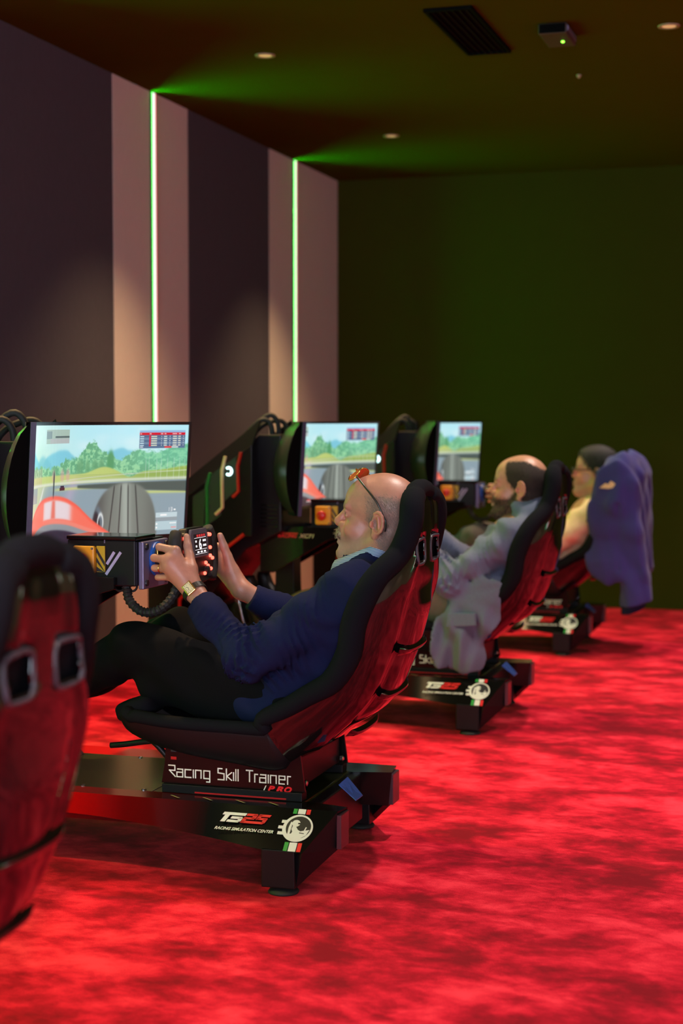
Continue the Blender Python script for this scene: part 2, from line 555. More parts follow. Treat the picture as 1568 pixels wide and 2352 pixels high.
# ------------------------------------------------------------------ ceiling fittings
M_DLT = mat('downlight_trim', (.3, .24, .16), .5, noise=.1)
M_DLE = mat('downlight_lens', (.8, .6, .4), .4, emit=(1, .6, .3), estr=.4)
spot_main = bpy.data.lights.new('downlight_beam', 'SPOT')
spot_main.energy = SPOT_W; spot_main.color = (1, .84, .74); spot_main.spot_size = math.radians(96); spot_main.spot_blend = .9; spot_main.shadow_soft_size = .035
spot_wall = bpy.data.lights.new('downlight_beam_wall_row', 'SPOT')
spot_wall.energy = WALL_W; spot_wall.color = (1, .62, .3); spot_wall.spot_size = math.radians(92); spot_wall.spot_blend = 1.; spot_wall.shadow_soft_size = .035
for x, y in LAMPS:
    e = empty('downlight', (x, y, ZC))
    vis = {(-2.52, 7.01): 'small round recessed downlight over the nearer rigs beside the left wall', (-2.52, 9.18): 'small round recessed downlight near the back wall', (-.709, 6.995): 'small round recessed downlight beyond the ceiling sensor box'}
    tag(e, vis.get((x, y), 'small round recessed warm downlight in the ceiling rows'), 'downlight', 'recessed ceiling downlights')
    mb = MB()
    n = 20
    prof = [(.03, -.001), (.036, -.006), (.046, -.006), (.047, -.001)]
    mb.grid(lambda i, j: (prof[j][0] * math.cos(i * 2 * math.pi / n), prof[j][0] * math.sin(i * 2 * math.pi / n), prof[j][1]), n, 4, closeu=True)
    mb.build('trim_ring', M_DLT, e, smooth=True)
    MB().lathe([(.0295, -.0035), (.0295, -.0012)], (0, 0, 0), (0, 0, 1), 20).build('lens', M_DLE, e)
    l = bpy.data.objects.new('beam', spot_wall if x < -2 else spot_main)
    l.location = (0, 0, -.012); COL.objects.link(l); l.parent = e

# air vent with slats
M_VENT = mat('black_vent', (.002, .002, .0025), .8, spec=.05, noise=.2)
M_VENTS = mat('black_vent_slat', (.012, .011, .013), .7, spec=.1, noise=.2)
ev = empty('air_vent', (-1.53, 6.83, ZC)); tag(ev, 'black rectangular slatted air vent in the dark ceiling', 'air vent')
f = MB()
for lo, hi in (((-.1, -.41, -.014), (-.085, .41, -.0005)), ((.085, -.41, -.014), (.1, .41, -.0005)), ((-.085, -.41, -.014), (.085, -.39, -.0005)), ((-.085, .39, -.014), (.085, .41, -.0005))):
    f.box(lo, hi)
f.build('frame', M_VENT, ev)
MB().box((-.085, -.39, -.003), (.085, .39, -.0005)).build('backing', M_VENT, ev)
for i in range(6):
    x = -.07 + i * .028
    MB().add([(x - .007, -.388, -.004), (x + .002, -.388, -.013), (x + .002, .388, -.013), (x - .007, .388, -.004), (x - .005, -.388, -.0035), (x + .004, -.388, -.012), (x + .004, .388, -.012), (x - .005, .388, -.0035)],
             [(0, 1, 2, 3), (7, 6, 5, 4), (0, 4, 5, 1), (1, 5, 6, 2), (2, 6, 7, 3), (3, 7, 4, 0)]).build('slat', M_VENTS, ev)
# projector-like sensor box with a green lamp
M_BOX = mat('brown_grey_box', (.045, .035, .03), .6, noise=.1)
M_GLED = mat('green_lamp', (.1, .8, .1), .4, emit=(.25, 1, .05), estr=6)
eb = empty('ceiling_sensor', (-1.17, 6.9, ZC)); tag(eb, 'small dark ceiling box with one lit green lamp', 'ceiling sensor')
MB().box((-.06, -.1, -.045), (.06, .16, -.0005)).build('housing', M_BOX, eb, bevel=.006)
MB().box((-.055, -.101, -.042), (.055, -.1, -.004)).build('front_plate', M_VENT, eb)
MB().box((.06, -.08, -.03), (.064, .14, -.01)).build('side_fin', M_LAV, eb)
MB().lathe([(.0065, 0), (.006, .004), (.002, .006)], (.02, .05, -.045), (0, 0, -1), 12).build('lamp', M_GLED, eb, smooth=True)
es = MB().lathe([(.012, 0), (.012, .004), (.008, .012), (.004, .016)], (0, 0, 0), (0, 0, -1), 14).build('sprinkler_head', M_DLT, smooth=True)
es.location = (-1.22, 7.85, ZC - .0002); tag(es, 'tiny pale sprinkler head in the dark ceiling', 'sprinkler')

# unseen lit display added on the right wall to colour the shells' reflections
dw = empty('wall_display', (XR, 8.3, .75)); tag(dw, 'large lit wall display with white green and red bars on the right wall', 'display')
MB().box((-.05, -1.0, 0), (-.002, 1.0, 1.15)).build('housing', M_VENT, dw, bevel=.005)
for i, (c, s_) in enumerate((((.05, .7, .25), 1.6), ((1, 1, 1), 3.), ((.9, .03, .06), 1.6))):
    MB().box((-.054, -.96 + i * .645, .04), (-.0505, -.96 + i * .645 + .63, 1.11)).build('lit_panel', mat('display_colour_%s' % 'abc'[i], c, .4, emit=c, estr=s_), dw)

# ================================================================== SCREEN PICTURE (drawn in memory)
def screen_image():
    W, H = 1500, 450
    u, t = np.meshgrid((np.arange(W) + .5) / W, (np.arange(H) + .5) / H)
    u = np.interp(u, [0, .315, .388, .482, .619, .701, .767, .817, .897, .989, 1], [0, .395, .45, .53, .66, .725, .785, .832, .908, .985, 1])
    rng = np.random.default_rng(3)
    def vnoise(sx, sy, oct=3):
        out = np.zeros((H, W)); amp = 1; tot = 0
        for o in range(oct):
            nx, ny = int(sx * 2 ** o) + 2, int(sy * 2 ** o) + 2
            g = rng.random((ny + 1, nx + 1))
            x = u * (nx - 1); y = t * (ny - 1)
            xi, yi = x.astype(int), y.astype(int); fx, fy = x - xi, y - yi
            fx = fx * fx * (3 - 2 * fx); fy = fy * fy * (3 - 2 * fy)
            out += amp * ((g[yi, xi] * (1 - fx) + g[yi, xi + 1] * fx) * (1 - fy) + (g[yi + 1, xi] * (1 - fx) + g[yi + 1, xi + 1] * fx) * fy)
            tot += amp; amp *= .55
        return out / tot
    I = np.zeros((H, W, 3))
    def put(mask, col, a=1.):
        m = np.clip(mask, 0, 1)[..., None] * a
        I[:] = I * (1 - m) + np.array(col) * m
    def rect(u0, u1, t0, t1, col, a=1.):
        put(((u >= u0) & (u <= u1) & (t >= t0) & (t <= t1)).astype(float), col, a)
    S = lambda e, w=.004: 1 / (1 + np.exp(-np.clip(e / w, -40, 40)))
    I[:] = np.array((.74, .95, 1.)) + (t[..., None] * np.array((.08, .02, -.06)))
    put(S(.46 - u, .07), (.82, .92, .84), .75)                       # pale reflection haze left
    cl = vnoise(6, 5); put(S(cl - .62, .05), (1, 1, 1), .35)
    # far mountains
    n1 = vnoise(14, 1, 3)[0]
    put(S(t - (.29 + .05 * np.sin(u * 23) - .06 * n1[None, :]), .006), (.52, .82, .9))
    put(S(t - (.25 + 2.2 * (u - .36) ** 2 * 6), .01) * S(.44 - u, .01) * S(u - .28, .01), (.45, .76, .84), .8)
    # wooded hills
    tr = vnoise(90, 40, 3); tr2 = vnoise(46, 10, 2)
    hill = .30 - .14 * np.exp(-((u - .645) / .05) ** 2) - .02 * np.exp(-((u - .7) / .05) ** 2) - .15 * S(u - .93, .04) - .05 * np.exp(-((u - .84) / .05) ** 2)
    hill = hill + .045 * (1 - S(u - .48, .02)) + .05 * (tr2[0][None, :] - .5)
    band = S(t - hill + .05 * (tr - .5), .004)
    put(band, (.52, .80, .62))
    put(band * S(tr - .52, .03), (.40, .66, .50), .75)
    put(band * S(.42 - tr, .03), (.70, .91, .68), .6)
    put(band * S(u - .83, .04) * S(.36 - t, .02), (.45, .85, .72), .45)
    put(S(1 - np.hypot((u - .723) / .013, (t - .33) / .105), .1), (.36, .64, .44))
    for tu, tt, w_ in ((.60, .36, .012), (.632, .37, .011), (.665, .37, .014), (.69, .36, .01), (.585, .38, .01)):
        put(S(1 - np.hypot((u - tu) / w_, (t - tt) / .07), .15), (.42, .66, .48), .8)
    # grass
    g0 = .415 - .05 * np.exp(-((u - .70) / .05) ** 2) + .05 * np.exp(-((u - .80) / .035) ** 2) - .04 * S(u - .95, .02)
    gr = S(t - g0, .003)
    put(gr, (.78, .84, .5)); put(gr * S(u - .78, .03), (.62, .74, .36))
    put(S(.004 - np.abs(t - (.455 - .1 * (u - .6))), .002) * S(u - .5, .01), (.9, .92, .88), .7)
    for k in range(5):
        put(S(.0016 - np.abs(t - (.43 + .013 * k)), .0007) * S(u - .58, .01), (.45, .52, .42), .5)
    for pu in (.86, .872, .90, .915, .935, .955, .972, .988):
        put(S(.0008 - np.abs(u - pu), .0003) * S(t - .3, .01) * S(.5 - t, .004), (.85, .92, .88), .6)
    for pu in (.45, .50, .53):
        put(S(1 - np.hypot((u - pu) / .01, (t - .42) / .05), .15), (.86, .66, .66), .6)
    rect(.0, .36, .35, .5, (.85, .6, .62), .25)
    put(S(.012 - np.abs(t - .485), .004), (.9, .92, .9), .8)
    # track
    put(S(t - .5, .003), (.70, .75, .76))
    road = S(t - .5, .003) * S(u - (.40 - .35 * (t - .5)), .008)
    put(road, (.58, .66, .70)); put(S(t - .5, .003) * S(.40 - .35 * (t - .5) - u, .02), (.80, .84, .62), .8)
    put(S(.006 + .02 * (t - .5) - np.abs(u - (.385 - .35 * (t - .5))), .003) * S(t - .5, .01), (.95, .95, .95), .7)
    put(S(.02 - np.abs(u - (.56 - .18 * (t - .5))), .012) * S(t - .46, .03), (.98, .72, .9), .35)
    put(S(.01 - np.abs(t - (.535 + .02 * (u - .5))), .004) * S(u - .46, .01), (.86, .87, .5), .8)
    put(S(.012 - np.abs(t - (.60 + .06 * (u - .8))), .004) * S(u - .82, .01), (.84, .87, .5), .85)
    rect(.0, .30, .5, .62, (.45, .48, .62), .45)
    # the car ahead
    rect(.492, .512, .505, .525, (.25, .18, .28)); rect(.488, .516, .52, .545, (.35, .15, .2))
    # front wing plate
    wm = S(t - .512, .003) * S(.535 + .075 * (u - .58) / .42 - t, .003) * S(u - .585, .002)
    put(wm, (.33, .38, .36))
    # tyre
    du, dt_ = (u - .785) / .123, (1.03 - t) / .515
    ty = S(1 - (np.abs(du) ** 2.5 + np.abs(dt_) ** 2.5) ** .4, .012)
    put(ty, (.50, .53, .50))
    put(ty * np.exp(-((u - .775 - .02 * t) / .02) ** 2), (.72, .76, .72), .7)
    put(ty * S(.70 + .02 * (1 - t) - u, .01), (.34, .35, .34), .9)
    put(ty * S(u - .875, .012), (.40, .42, .40), .8)
    for gk, gs in ((.735, -.10), (.768, -.02), (.80, .05), (.833, .12)):
        put(ty * S(.0022 - np.abs(u - (gk + gs * (t - .75) * .35 + .0)), .0008) * S(t - .53, .01), (.18, .2, .2), .8)
    rim = S(1 - np.hypot((u - .678) / .026, (t - .9) / .2), .05)
    put(rim * ty, (.42, .48, .52)); put(S(1 - np.hypot((u - .674) / .021, (t - .92) / .17), .05) * ty, (.2, .2, .22))
    put(S(.002 - np.abs(np.hypot((u - .695) / .01, (t - .86) / .08) - 1) * .01, .0008) * S(.9 - t, .01), (.9, .92, .92))
    # red nose of the car
    top = .585 + np.where(u < .45, 3.3 * (u - .45) ** 2, 5.2 * (u - .45) ** 2)
    top = np.where(u > .60, .585 + 5.2 * .15 ** 2 + 1.9 * (u - .60), top)
    low = np.where(u < .58, .785 + 2.4 * (u - .43) ** 2, .785 + 2.4 * .15 ** 2 + .8 * (u - .58))
    ns = S(t - top, .004) * S(low + .03 - t, .004)
    put(ns, (1., .48, .40))
    put(ns * S(t - top, .02) * S(top + .02 - t, .006), (1, .34, .27))
    inner = S(t - top - .035, .004) * S(low - .015 - t, .004) * S(u - .395, .004) * S(.555 - u, .006)
    put(inner, (.93, .86, .88))
    put(inner * S(.012 - np.abs(u - .455) + .03 * (t - .75), .003), (.93, .45, .38))
    put(S(u - .42, .02) * S(t - low + .006, .003) * S(low + .03 - t, .003), (.98, .55, .48))
    gw = S(t - low - .03, .004) * S(.735 - u, .01)
    put(gw, (.58, .60, .62))
    dk = S(t - (.865 + 2.4 * (u - .43) ** 2), .004)
    put(dk * S(.66 - u, .01), (.20, .16, .24))
    put(S(.003 - np.abs(u - .452), .001) * S(t - .39, .01) * S(.585 - t, .01), (.14, .16, .2))
    # HUD: mirror inset
    rect(.395, .53, .035, .15, (.68, .77, .72)); rect(.395, .43, .05, .11, (.5, .58, .6), .8); rect(.45, .53, .09, .104, (.36, .42, .42)); rect(.42, .53, .11, .15, (.72, .74, .74))
    # HUD: timing table
    rect(.832, .985, .048, .07, (.6, .74, .9)); rect(.832, .985, .0705, .212, (.36, .47, .60)); rect(.832, .985, .07, .09, (.86, .03, .16))
    rows = np.linspace(.104, .184, 5)
    for j, r in enumerate(rows):
        rect(.832, .985, r - .009, r + .009, (.44, .54, .66) if j % 2 else (.32, .42, .56))
        for a, b_, c in ((.834, .849, (.85, .97, 1)), (.876, .897, (1, 1, .85)), (.912, .914, (1, 1, 1)), (.92, .93, (.95, 1, .95)), (.938, .94, (1, 1, 1)), (.948, .96, (1, 1, .9)), (.964, .972, (1, 1, .9)), (.979, .981, (1, 1, 1))):
            rect(a, b_, r - .0045, r + .0045, c, .9)
        rect(.868, .875, r - .009, r + .009, (.85, .1, .25))
    for a, b_ in ((.835, .84), (.869, .876), (.91, .917), (.921, .927), (.946, .96), (.965, .973)):
        rect(a, b_, .0755, .0845, (1, .85, .85), .9)
    rect(.834, .846, .196, .203, (.95, .97, 1)); rect(.923, .945, .194, .208, (.95, .3, .3)); rect(.945, .965, .194, .208, (.8, .85, .85))
    # HUD: lap read-outs
    rect(.905, .972, .80, .845, (.86, .93, .95), .75); rect(.905, .972, .845, .875, (.62, .66, .68), .8); rect(.905, .972, .88, .96, (.80, .90, .92), .75)
    rect(.92, .94, .815, .832, (1, 1, 1)); rect(.955, .97, .935, .945, (.95, .6, .6)); rect(.95, .97, .895, .905, (1, 1, 1)); rect(.907, .912, .895, .91, (1, 1, 1)); rect(.907, .912, .93, .945, (1, 1, 1))
    for a, b_, c, d in ((.946, .9475, .755, .79), (.951, .957, .755, .759), (.951, .957, .771, .775), (.951, .957, .786, .79), (.9555, .957, .755, .79), (.961, .967, .772, .785)):
        rect(a, b_, c, d, (1, 1, 1))
    # dash read-out
    rect(.56, .60, .93, .945, (.9, .25, .3)); rect(.555, .60, .95, .957, (.9, .9, .9)); rect(.58, .6, .957, .97, (.6, .3, .3))
    I = np.clip(I, 0, 1)
    img = bpy.data.images.new('race_picture', W, H)
    px = np.ones((H, W, 4), np.float32); px[..., :3] = I[::-1]
    img.pixels.foreach_set(px.ravel()); img.update(); img.pack()
    return img
def screen_mat():
    m = bpy.data.materials.new('lit_race_screen'); m.use_nodes = True
    nt = m.node_tree; b = nt.nodes['Principled BSDF']
    b.inputs['Base Color'].default_value = (.01, .01, .012, 1); b.inputs['Roughness'].default_value = .25
    ti = nt.nodes.new('ShaderNodeTexImage'); ti.image = screen_image(); ti.extension = 'EXTEND'
    uv = nt.nodes.new('ShaderNodeUVMap'); uv.uv_map = 'UVMap'
    nt.links.new(uv.outputs[0], ti.inputs[0]); nt.links.new(ti.outputs[0], b.inputs['Emission Color'])
    b.inputs['Emission Strength'].default_value = .92
    return m
M_SCREEN = screen_mat()

# ================================================================== RACING RIG
OFF = (RX, 0, 0)
S43, C43 = math.sin(math.radians(43)), math.cos(math.radians(43))

def seat_parts(rig):
    # stations along the shell from the front lip under the seat up to the head: x, z, half width, side depth, pad rim radius
    st = [(-1.945, .405, .215, .045, .018), (-1.90, .36, .23, .07, .018), (-1.76, .315, .24, .10, .018), (-1.58, .292, .245, .12, .018), (-1.45, .283, .25, .135, .02),
          (-1.365, .335, .252, .14, .024), (-1.285, .42, .258, .105, .028), (-1.215, .50, .262, .075, .032), (-1.168, .60, .265, .06, .036), (-1.14, .69, .265, .07, .036),
          (-1.12, .765, .255, .062, .036), (-1.10, .825, .222, .05, .033), (-1.086, .875, .170, .03, .033), (-1.078, .93, .140, .018, .033), (-1.073, .98, .130, .012, .033), (-1.074, 1.02, .118, .012, .033), (-1.082, 1.045, .096, .012, .033), (-1.092, 1.058, .06, .012, .032)]
    NS, NC = 70, 33
    R = sm(st, NS)
    T = np.gradient(R[:, :2], axis=0); T /= np.linalg.norm(T, axis=1)[:, None]
    N = np.stack([-T[:, 1], T[:, 0]], 1)                # towards the sitter
    def sec(i, sj, off=0., shrink=0.):
        x, z, w, d, rr = R[i]
        uu = abs(sj); sg = 1 if sj >= 0 else -1
        if uu < .6:
            y, hh = .80 * uu / .6, .06 * (uu / .6) ** 2
        else:
            q = (uu - .6) / .4
            y, hh = .80 + .2 * math.sin(q * math.pi / 2), .06 + .94 * (1 - math.cos(q * math.pi / 2)) ** .85
        y = sg * y * (w - shrink)
        # raised rib between two flutes on the back
        rib = 0.
        if z > .34 and x > -1.4:
            a = math.exp(-((abs(y) - .165 * min(1, w / .25)) / .02) ** 2)
            rib = -.010 * a
        if .40 < z < .80:
            rib -= .02 * max(0, 1 - (y / (.12 + .0 * z)) ** 4) * min(1, (z - .40) / .08) * min(1, (.80 - z) / .06) if abs(y) < .12 else 0
        if x > -1.42 and off < .01:
            rib -= (.03 * min(1, (x + 1.42) / .15) - .016 * min(1, max(0, (z - .80) / .1))) * max(0, 1 - (y / w) ** 2) - .012
        if z > .78 and x > -1.3 and off < .01:
            rib += .014 * min(1, (z - .78) / .2) * max(0, 1 - (y / w) ** 4)
        p = d * hh + off + rib * (1 if off < .01 else 0)
        return (x + N[i, 0] * p, y, z + N[i, 1] * p)
    ss = np.linspace(-1, 1, NC)
    def hole(i, j):
        z = R[i, 1]; y = abs(sec(i, (ss[j] + ss[min(j + 1, NC - 1)]) / 2)[1])
        return .858 < z < .925 and .035 < y < .115 and R[i, 0] > -1.2
    smb = MB().grid(lambda i, j: sec(i, ss[j]), NS, NC, skip=hole)
    smb.m = [1 if R[q[0] // NC, 0] < -1.42 and q[0] // NC < NS // 2 else 0 for q in smb.f]
    seat = smb.build('seat', [M_GLOSS, M_SATIN], rig, smooth=True, off=OFF)
    so = seat.modifiers.new('thickness', 'SOLIDIFY'); so.thickness = .006; so.offset = 0
    tag(seat, 'glossy black bucket seat shell with fabric padding')
    # padded lining
    pad = MB().grid(lambda i, j: sec(i, ss[j] * .985, .02 + .018 * (1 - abs(ss[j])) , .012), NS, NC)
    po = pad.build('seat_lining', M_SEATF, seat, smooth=True, off=OFF)
    so = po.modifiers.new('thickness', 'SOLIDIFY'); so.thickness = .014; so.offset = 1
    # rolled fabric edge all round
    path, rad = [], []
    for i in range(NS):
        p = sec(i, -1); path.append((p[0], p[1] - .006, p[2])); rad.append(R[i, 4])
    endn = NS - 1
    for j in range(1, 12):
        a = math.pi * j / 12
        p = sec(endn, 0)
        x0, z0 = path[endn][0], path[endn][2]
        path.append((x0, -math.cos(a) * (abs(path[endn][1])), z0 + .016 * math.sin(a))); rad.append(.028)
    for i in range(NS - 1, -1, -1):
        p = sec(i, 1); path.append((p[0], p[1] + .006, p[2])); rad.append(R[i, 4])
    MB().tube(path, rad, 12).build('edge_padding', M_SEATF, seat, smooth=True, off=OFF)
    # head pad, back pad, thigh bolster lobes
    def cushion(c, sx, sy, sz, rot, name):
        mb = MB(); n, m = 20, 11
        ca, sa = math.cos(rot), math.sin(rot)
        def fn(i, j):
            a = 2 * math.pi * i / n; b = -math.pi / 2 + math.pi * j / (m - 1)
            e = .55
            cx = math.copysign(abs(math.cos(b)) ** e, 1) ; 
            y = math.copysign(abs(math.cos(a)) ** e, math.cos(a)) * cx * sy; x = math.copysign(abs(math.sin(b)) ** e, math.sin(b)) * sx
            z = math.copysign(abs(math.sin(a)) ** e, math.sin(a)) * cx * sz
            return (c[0] + x * ca + z * sa, c[1] + y, c[2] - x * sa + z * ca)
        mb.grid(fn, n, m, closeu=True)
        return mb.build(name, M_SEATF, seat, smooth=True, off=OFF)
    cushion((-1.135, 0, .985), .014, .095, .07, .03, 'head_cushion')
    cushion((-1.16, 0, .70), .016, .15, .12, .2, 'back_cushion')
    for s in (-1, 1):
        cushion((-1.90, s * .13, .43), .06, .075, .03, -.3, 'thigh_cushion')
    # belt slot bezels
    for s in (-1, 1):
        pts = []
        for a in range(20):
            an = 2 * math.pi * a / 20
            cy = .075 + .043 * math.copysign(abs(math.cos(an)) ** .5, math.cos(an))
            cz = .892 + .036 * math.copysign(abs(math.sin(an)) ** .5, math.sin(an))
            i_ = int(np.argmin(np.abs(R[:, 1] - cz) + 10 * (R[:, 0] < -1.3)))
            pts.append((sec(i_, .6 * cy / (.8 * R[i_, 2]))[0] + .002, s * cy, cz))
        MB().tube(pts, .0048, 6, closed=True).build('belt_slot_bezel', mat('grey_bezel', (.05, .045, .06), .4, noise=.1), seat, smooth=True, off=OFF)
    # louvre lips across the back
    back = R[R[:, 0] > -1.44]
    for z in (.645, .52, .415):
        k = int(np.argmin(np.abs(R[:, 1] - z) + 10 * (R[:, 0] < -1.42)))
        mb = MB(); prof = [(0, -.018), (-.013, -.012), (-.017, .0), (-.012, .006), (0, .008)]
        yy = np.linspace(-.14, .14, 17)
        def fn(i, j):
            y = yy[i]; e = 1 - abs(y / .14) ** 6
            x, zz = R[k, 0], R[k, 1]
            o_, s_ = prof[j][0] * e - .012 - .022 * (1 - (y / .26) ** 2), prof[j][1]
            return (x + N[k, 0] * o_ + T[k, 0] * s_, y, zz + N[k, 1] * o_ + T[k, 1] * s_)
        mb.grid(fn, 17, 5).build('louvre', M_GLOSS, seat, smooth=True, off=OFF)
    def on_shell(y, z, t=.0045):
        i_ = int(np.argmin(np.abs(R[:, 1] - z) + 10 * (R[:, 0] < -1.3)))
        fx = (z - R[i_, 1]) * T[i_, 0] / T[i_, 1]
        return (sec(i_, math.copysign(min(1, .6 * abs(y) / (.8 * R[i_, 2])), y))[0] + fx + t, y, z)
    return seat

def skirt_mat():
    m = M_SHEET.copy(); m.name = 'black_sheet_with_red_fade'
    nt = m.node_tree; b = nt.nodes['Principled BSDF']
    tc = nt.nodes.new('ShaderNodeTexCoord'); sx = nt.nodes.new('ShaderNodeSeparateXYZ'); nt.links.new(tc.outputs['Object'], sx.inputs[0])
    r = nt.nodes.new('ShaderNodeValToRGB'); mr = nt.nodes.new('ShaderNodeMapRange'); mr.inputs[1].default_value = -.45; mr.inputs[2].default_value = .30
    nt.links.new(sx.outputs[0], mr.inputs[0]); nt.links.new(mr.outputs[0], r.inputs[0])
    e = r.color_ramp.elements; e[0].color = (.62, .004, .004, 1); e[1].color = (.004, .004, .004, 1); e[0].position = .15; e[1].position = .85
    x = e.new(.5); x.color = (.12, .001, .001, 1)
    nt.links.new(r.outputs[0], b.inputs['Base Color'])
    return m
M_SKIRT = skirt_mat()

def build_rig():
    rig = empty('racing_simulator', (RX, RIG_Y[1], 0))
    B = dict(off=OFF)
    # ---------------- base frame: deck, flared side skirts, rear legs, feet
    deck = MB().box((-2.75, -.23, .15), (-1.375, .23, .2065)).build('deck', M_DECK, rig, bevel=.004, **B)
    for x in (-2.05, -1.86, -1.62, -1.42):
        for y in (-.2, .2):
            MB().lathe([(.007, 0), (.007, .002), (.004, .003)], (x, y, .2066), (0, 0, 1), 10).build('screw', M_STEEL, deck, off=OFF)
    MB().box((-1.83, -.2295, .2066), (-1.828, .2295, .2072)).build('seam', M_BLACKP, deck, off=OFF)
    for s in (-1, 1):
        xs = [-2.75, -2.3, -2.05, -1.9, -1.7, -1.56, -1.44, -1.36]
        yb = [.302, .302, .303, .31, .335, .365, .393, .40]
        zb = [.155, .155, .152, .147, .135, .127, .119, .118]
        rows = []
        fin = sm(list(zip(xs, yb, zb)), 40)
        for x, b_, z in fin:
            rows.append([(x, s * .2, .206), (x, s * .30, .211), (x, s * b_, z), (x, s * (b_ - .012), z - .004), (x, s * .2, .11)])
        rows.append([(-1.25, s * .225, .206), (-1.255, s * .298, .211), (-1.322, s * .40, .118), (-1.325, s * .388, .112), (-1.26, s * .225, .105)])
        mb = MB(); v = [p for r in rows for p in r]; n = 5
        f = [(i * n + j, i * n + (j + 1) % n, (i + 1) * n + (j + 1) % n, (i + 1) * n + j) for i in range(len(rows) - 1) for j in range(n)]
        f += [tuple(range(n)), tuple(range((len(rows) - 1) * n, len(rows) * n))]
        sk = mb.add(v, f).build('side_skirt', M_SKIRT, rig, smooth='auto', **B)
        fv = [(-1.323, s * .399, .118), (-1.257, s * .300, .209), (-1.258, s * .285, .106), (-1.344, s * .385, .021)]
        MB().add(fv + [(x - .02, y - s * .012, z) for x, y, z in fv], [(0, 1, 2, 3), (7, 6, 5, 4), (0, 4, 5, 1), (1, 5, 6, 2), (2, 6, 7, 3), (3, 7, 4, 0)]).build('rear_plate', M_SATIN, sk, off=OFF)
        # end cap plate of the wing, the carpet's red reflection put into its colour
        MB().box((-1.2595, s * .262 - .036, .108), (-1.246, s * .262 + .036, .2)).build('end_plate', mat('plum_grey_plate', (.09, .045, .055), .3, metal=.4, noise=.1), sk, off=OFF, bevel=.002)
        # leg
        leg = MB().box((-1.436, min(s * .40, s * .31), .02), (-1.343, max(s * .40, s * .31), .122)).build('leg', M_SATIN, rig, bevel=.003, **B)
        MB().lathe([(.006, .008), (.006, .03)], (-1.385, s * .365, 0), (0, 0, 1), 10).build('levelling_stem', M_STEEL, leg, off=OFF)
        MB().lathe([(.04, 0.0005), (.042, .004), (.038, .010), (.012, .014), (.006, .016)], (-1.385, s * .365, 0), (0, 0, 1), 24).build('levelling_foot', M_RUBBER, leg, smooth=True, off=OFF)
        lf = MB().box((-2.66, min(s * .30, s * .21), .02), (-2.57, max(s * .30, s * .21), .16)).build('leg', M_SATIN, rig, bevel=.003, **B)
        MB().lathe([(.04, 0.0005), (.042, .004), (.038, .010), (.012, .014), (.006, .03)], (-2.615, s * .255, 0), (0, 0, 1), 24).build('levelling_foot', M_RUBBER, lf, smooth=True, off=OFF)
        if s < 0:
            near = sk
    # printed marks on the near skirt
    nrm = (0, -S43, C43); up = (0, C43, S43); FR = ((0, -.30, .211), (1, 0, 0), up, tuple(.0012 * q for q in nrm))
    FR = (np.array((0, -.30, .211)) + np.array(nrm) * .0015, (1, 0, 0), up, nrm)
    # the slope's upper line is v = 0; v runs negative towards the floor
    def P(u, v): return (u, v)
    ts = MB()
    sh = .45
    def poly(pts, mi, ox, oy, k):
        ts.flat([(ox + (x + y * sh) * k, oy + y * k) for x, y in pts], FR, .0006, mi)
    k = .0305; ox, oy = -1.582, -.0585
    poly([(0, .72), (0, 1), (2.15, 1), (2.15, .72)], 0, ox, oy, k)
    poly([(.28, 0), (.28, .74), (.72, .74), (.72, 0)], 0, ox, oy, k)
    poly([(1.0, .36), (1.0, .60), (2.0, .60), (2.0, .36)], 0, ox, oy, k); poly([(1.74, 0.05), (1.74, .55), (2.08, .5), (2.1, .12)], 0, ox, oy, k)
    poly([(.84, 0), (.84, .24), (2.0, .24), (1.95, 0)], 0, ox, oy, k)
    ox2 = ox + 2.12 * k
    poly([(.1, .76), (.1, 1), (1.05, 1), (1.1, .76)], 1, ox2, oy, k); poly([(.74, .45), (.74, .95), (1.12, .92), (1.12, .5)], 1, ox2, oy, k)
    poly([(.05, .40), (.05, .62), (1.05, .62), (1.05, .40)], 1, ox2, oy, k); poly([(.02, 0), (.02, .55), (.36, .55), (.36, 0)], 1, ox2, oy, k)
    poly([(.02, 0), (.02, .24), (2.2, .24), (2.1, 0)], 1, ox2, oy, k)
    poly([(1.2, .76), (1.2, 1), (2.3, 1), (2.3, .76)], 1, ox2, oy, k); poly([(1.2, .42), (1.2, .95), (1.52, .95), (1.52, .42)], 1, ox2, oy, k)
    poly([(1.25, .42), (1.25, .64), (2.2, .64), (2.2, .42)], 1, ox2, oy, k); poly([(1.9, .05), (1.9, .6), (2.24, .56), (2.24, .12)], 1, ox2, oy, k)
    ts.build('team_mark', [M_WHITE, M_REDL], near, off=OFF)
    mb = MB(); put_text(mb, text_poly('RACING SIMULATION CENTER', .0125, .35, .0003), FR, -1.583, -.0835, .0006, fitw=.167)
    mb.build('lettering', M_WHITE, near, off=OFF, fix=False)
    # round emblem with tricolour bands
    em = MB(); cu, cv, r0 = -1.352, -.062, .042
    for (a, b_, mi) in ((-.024, -.013, 2), (-.0105, .0105, 0), (.013, .024, 1)):
        em.flat([(cu + a, cv + .0445), (cu + b_, cv + .0445), (cu + b_, -.002), (cu + a, -.002)], FR, .0005, mi)
        em.flat([(cu + a, -.1335), (cu + b_, -.1335), (cu + b_, cv - .0445), (cu + a, cv - .0445)], FR, .0005, mi)
    ring = [(cu + r0 * math.cos(q * math.pi / 20), cv + r0 * math.sin(q * math.pi / 20)) for q in range(40)]
    em.flat(ring, FR, .0006, 0)
    ring2 = [(cu + .002 + .0345 * math.cos(q * math.pi / 20), cv + .002 + .0345 * math.sin(q * math.pi / 20)) for q in range(40)]
    em.flat([p for p in ring2 if True], FR, .0008, 3)
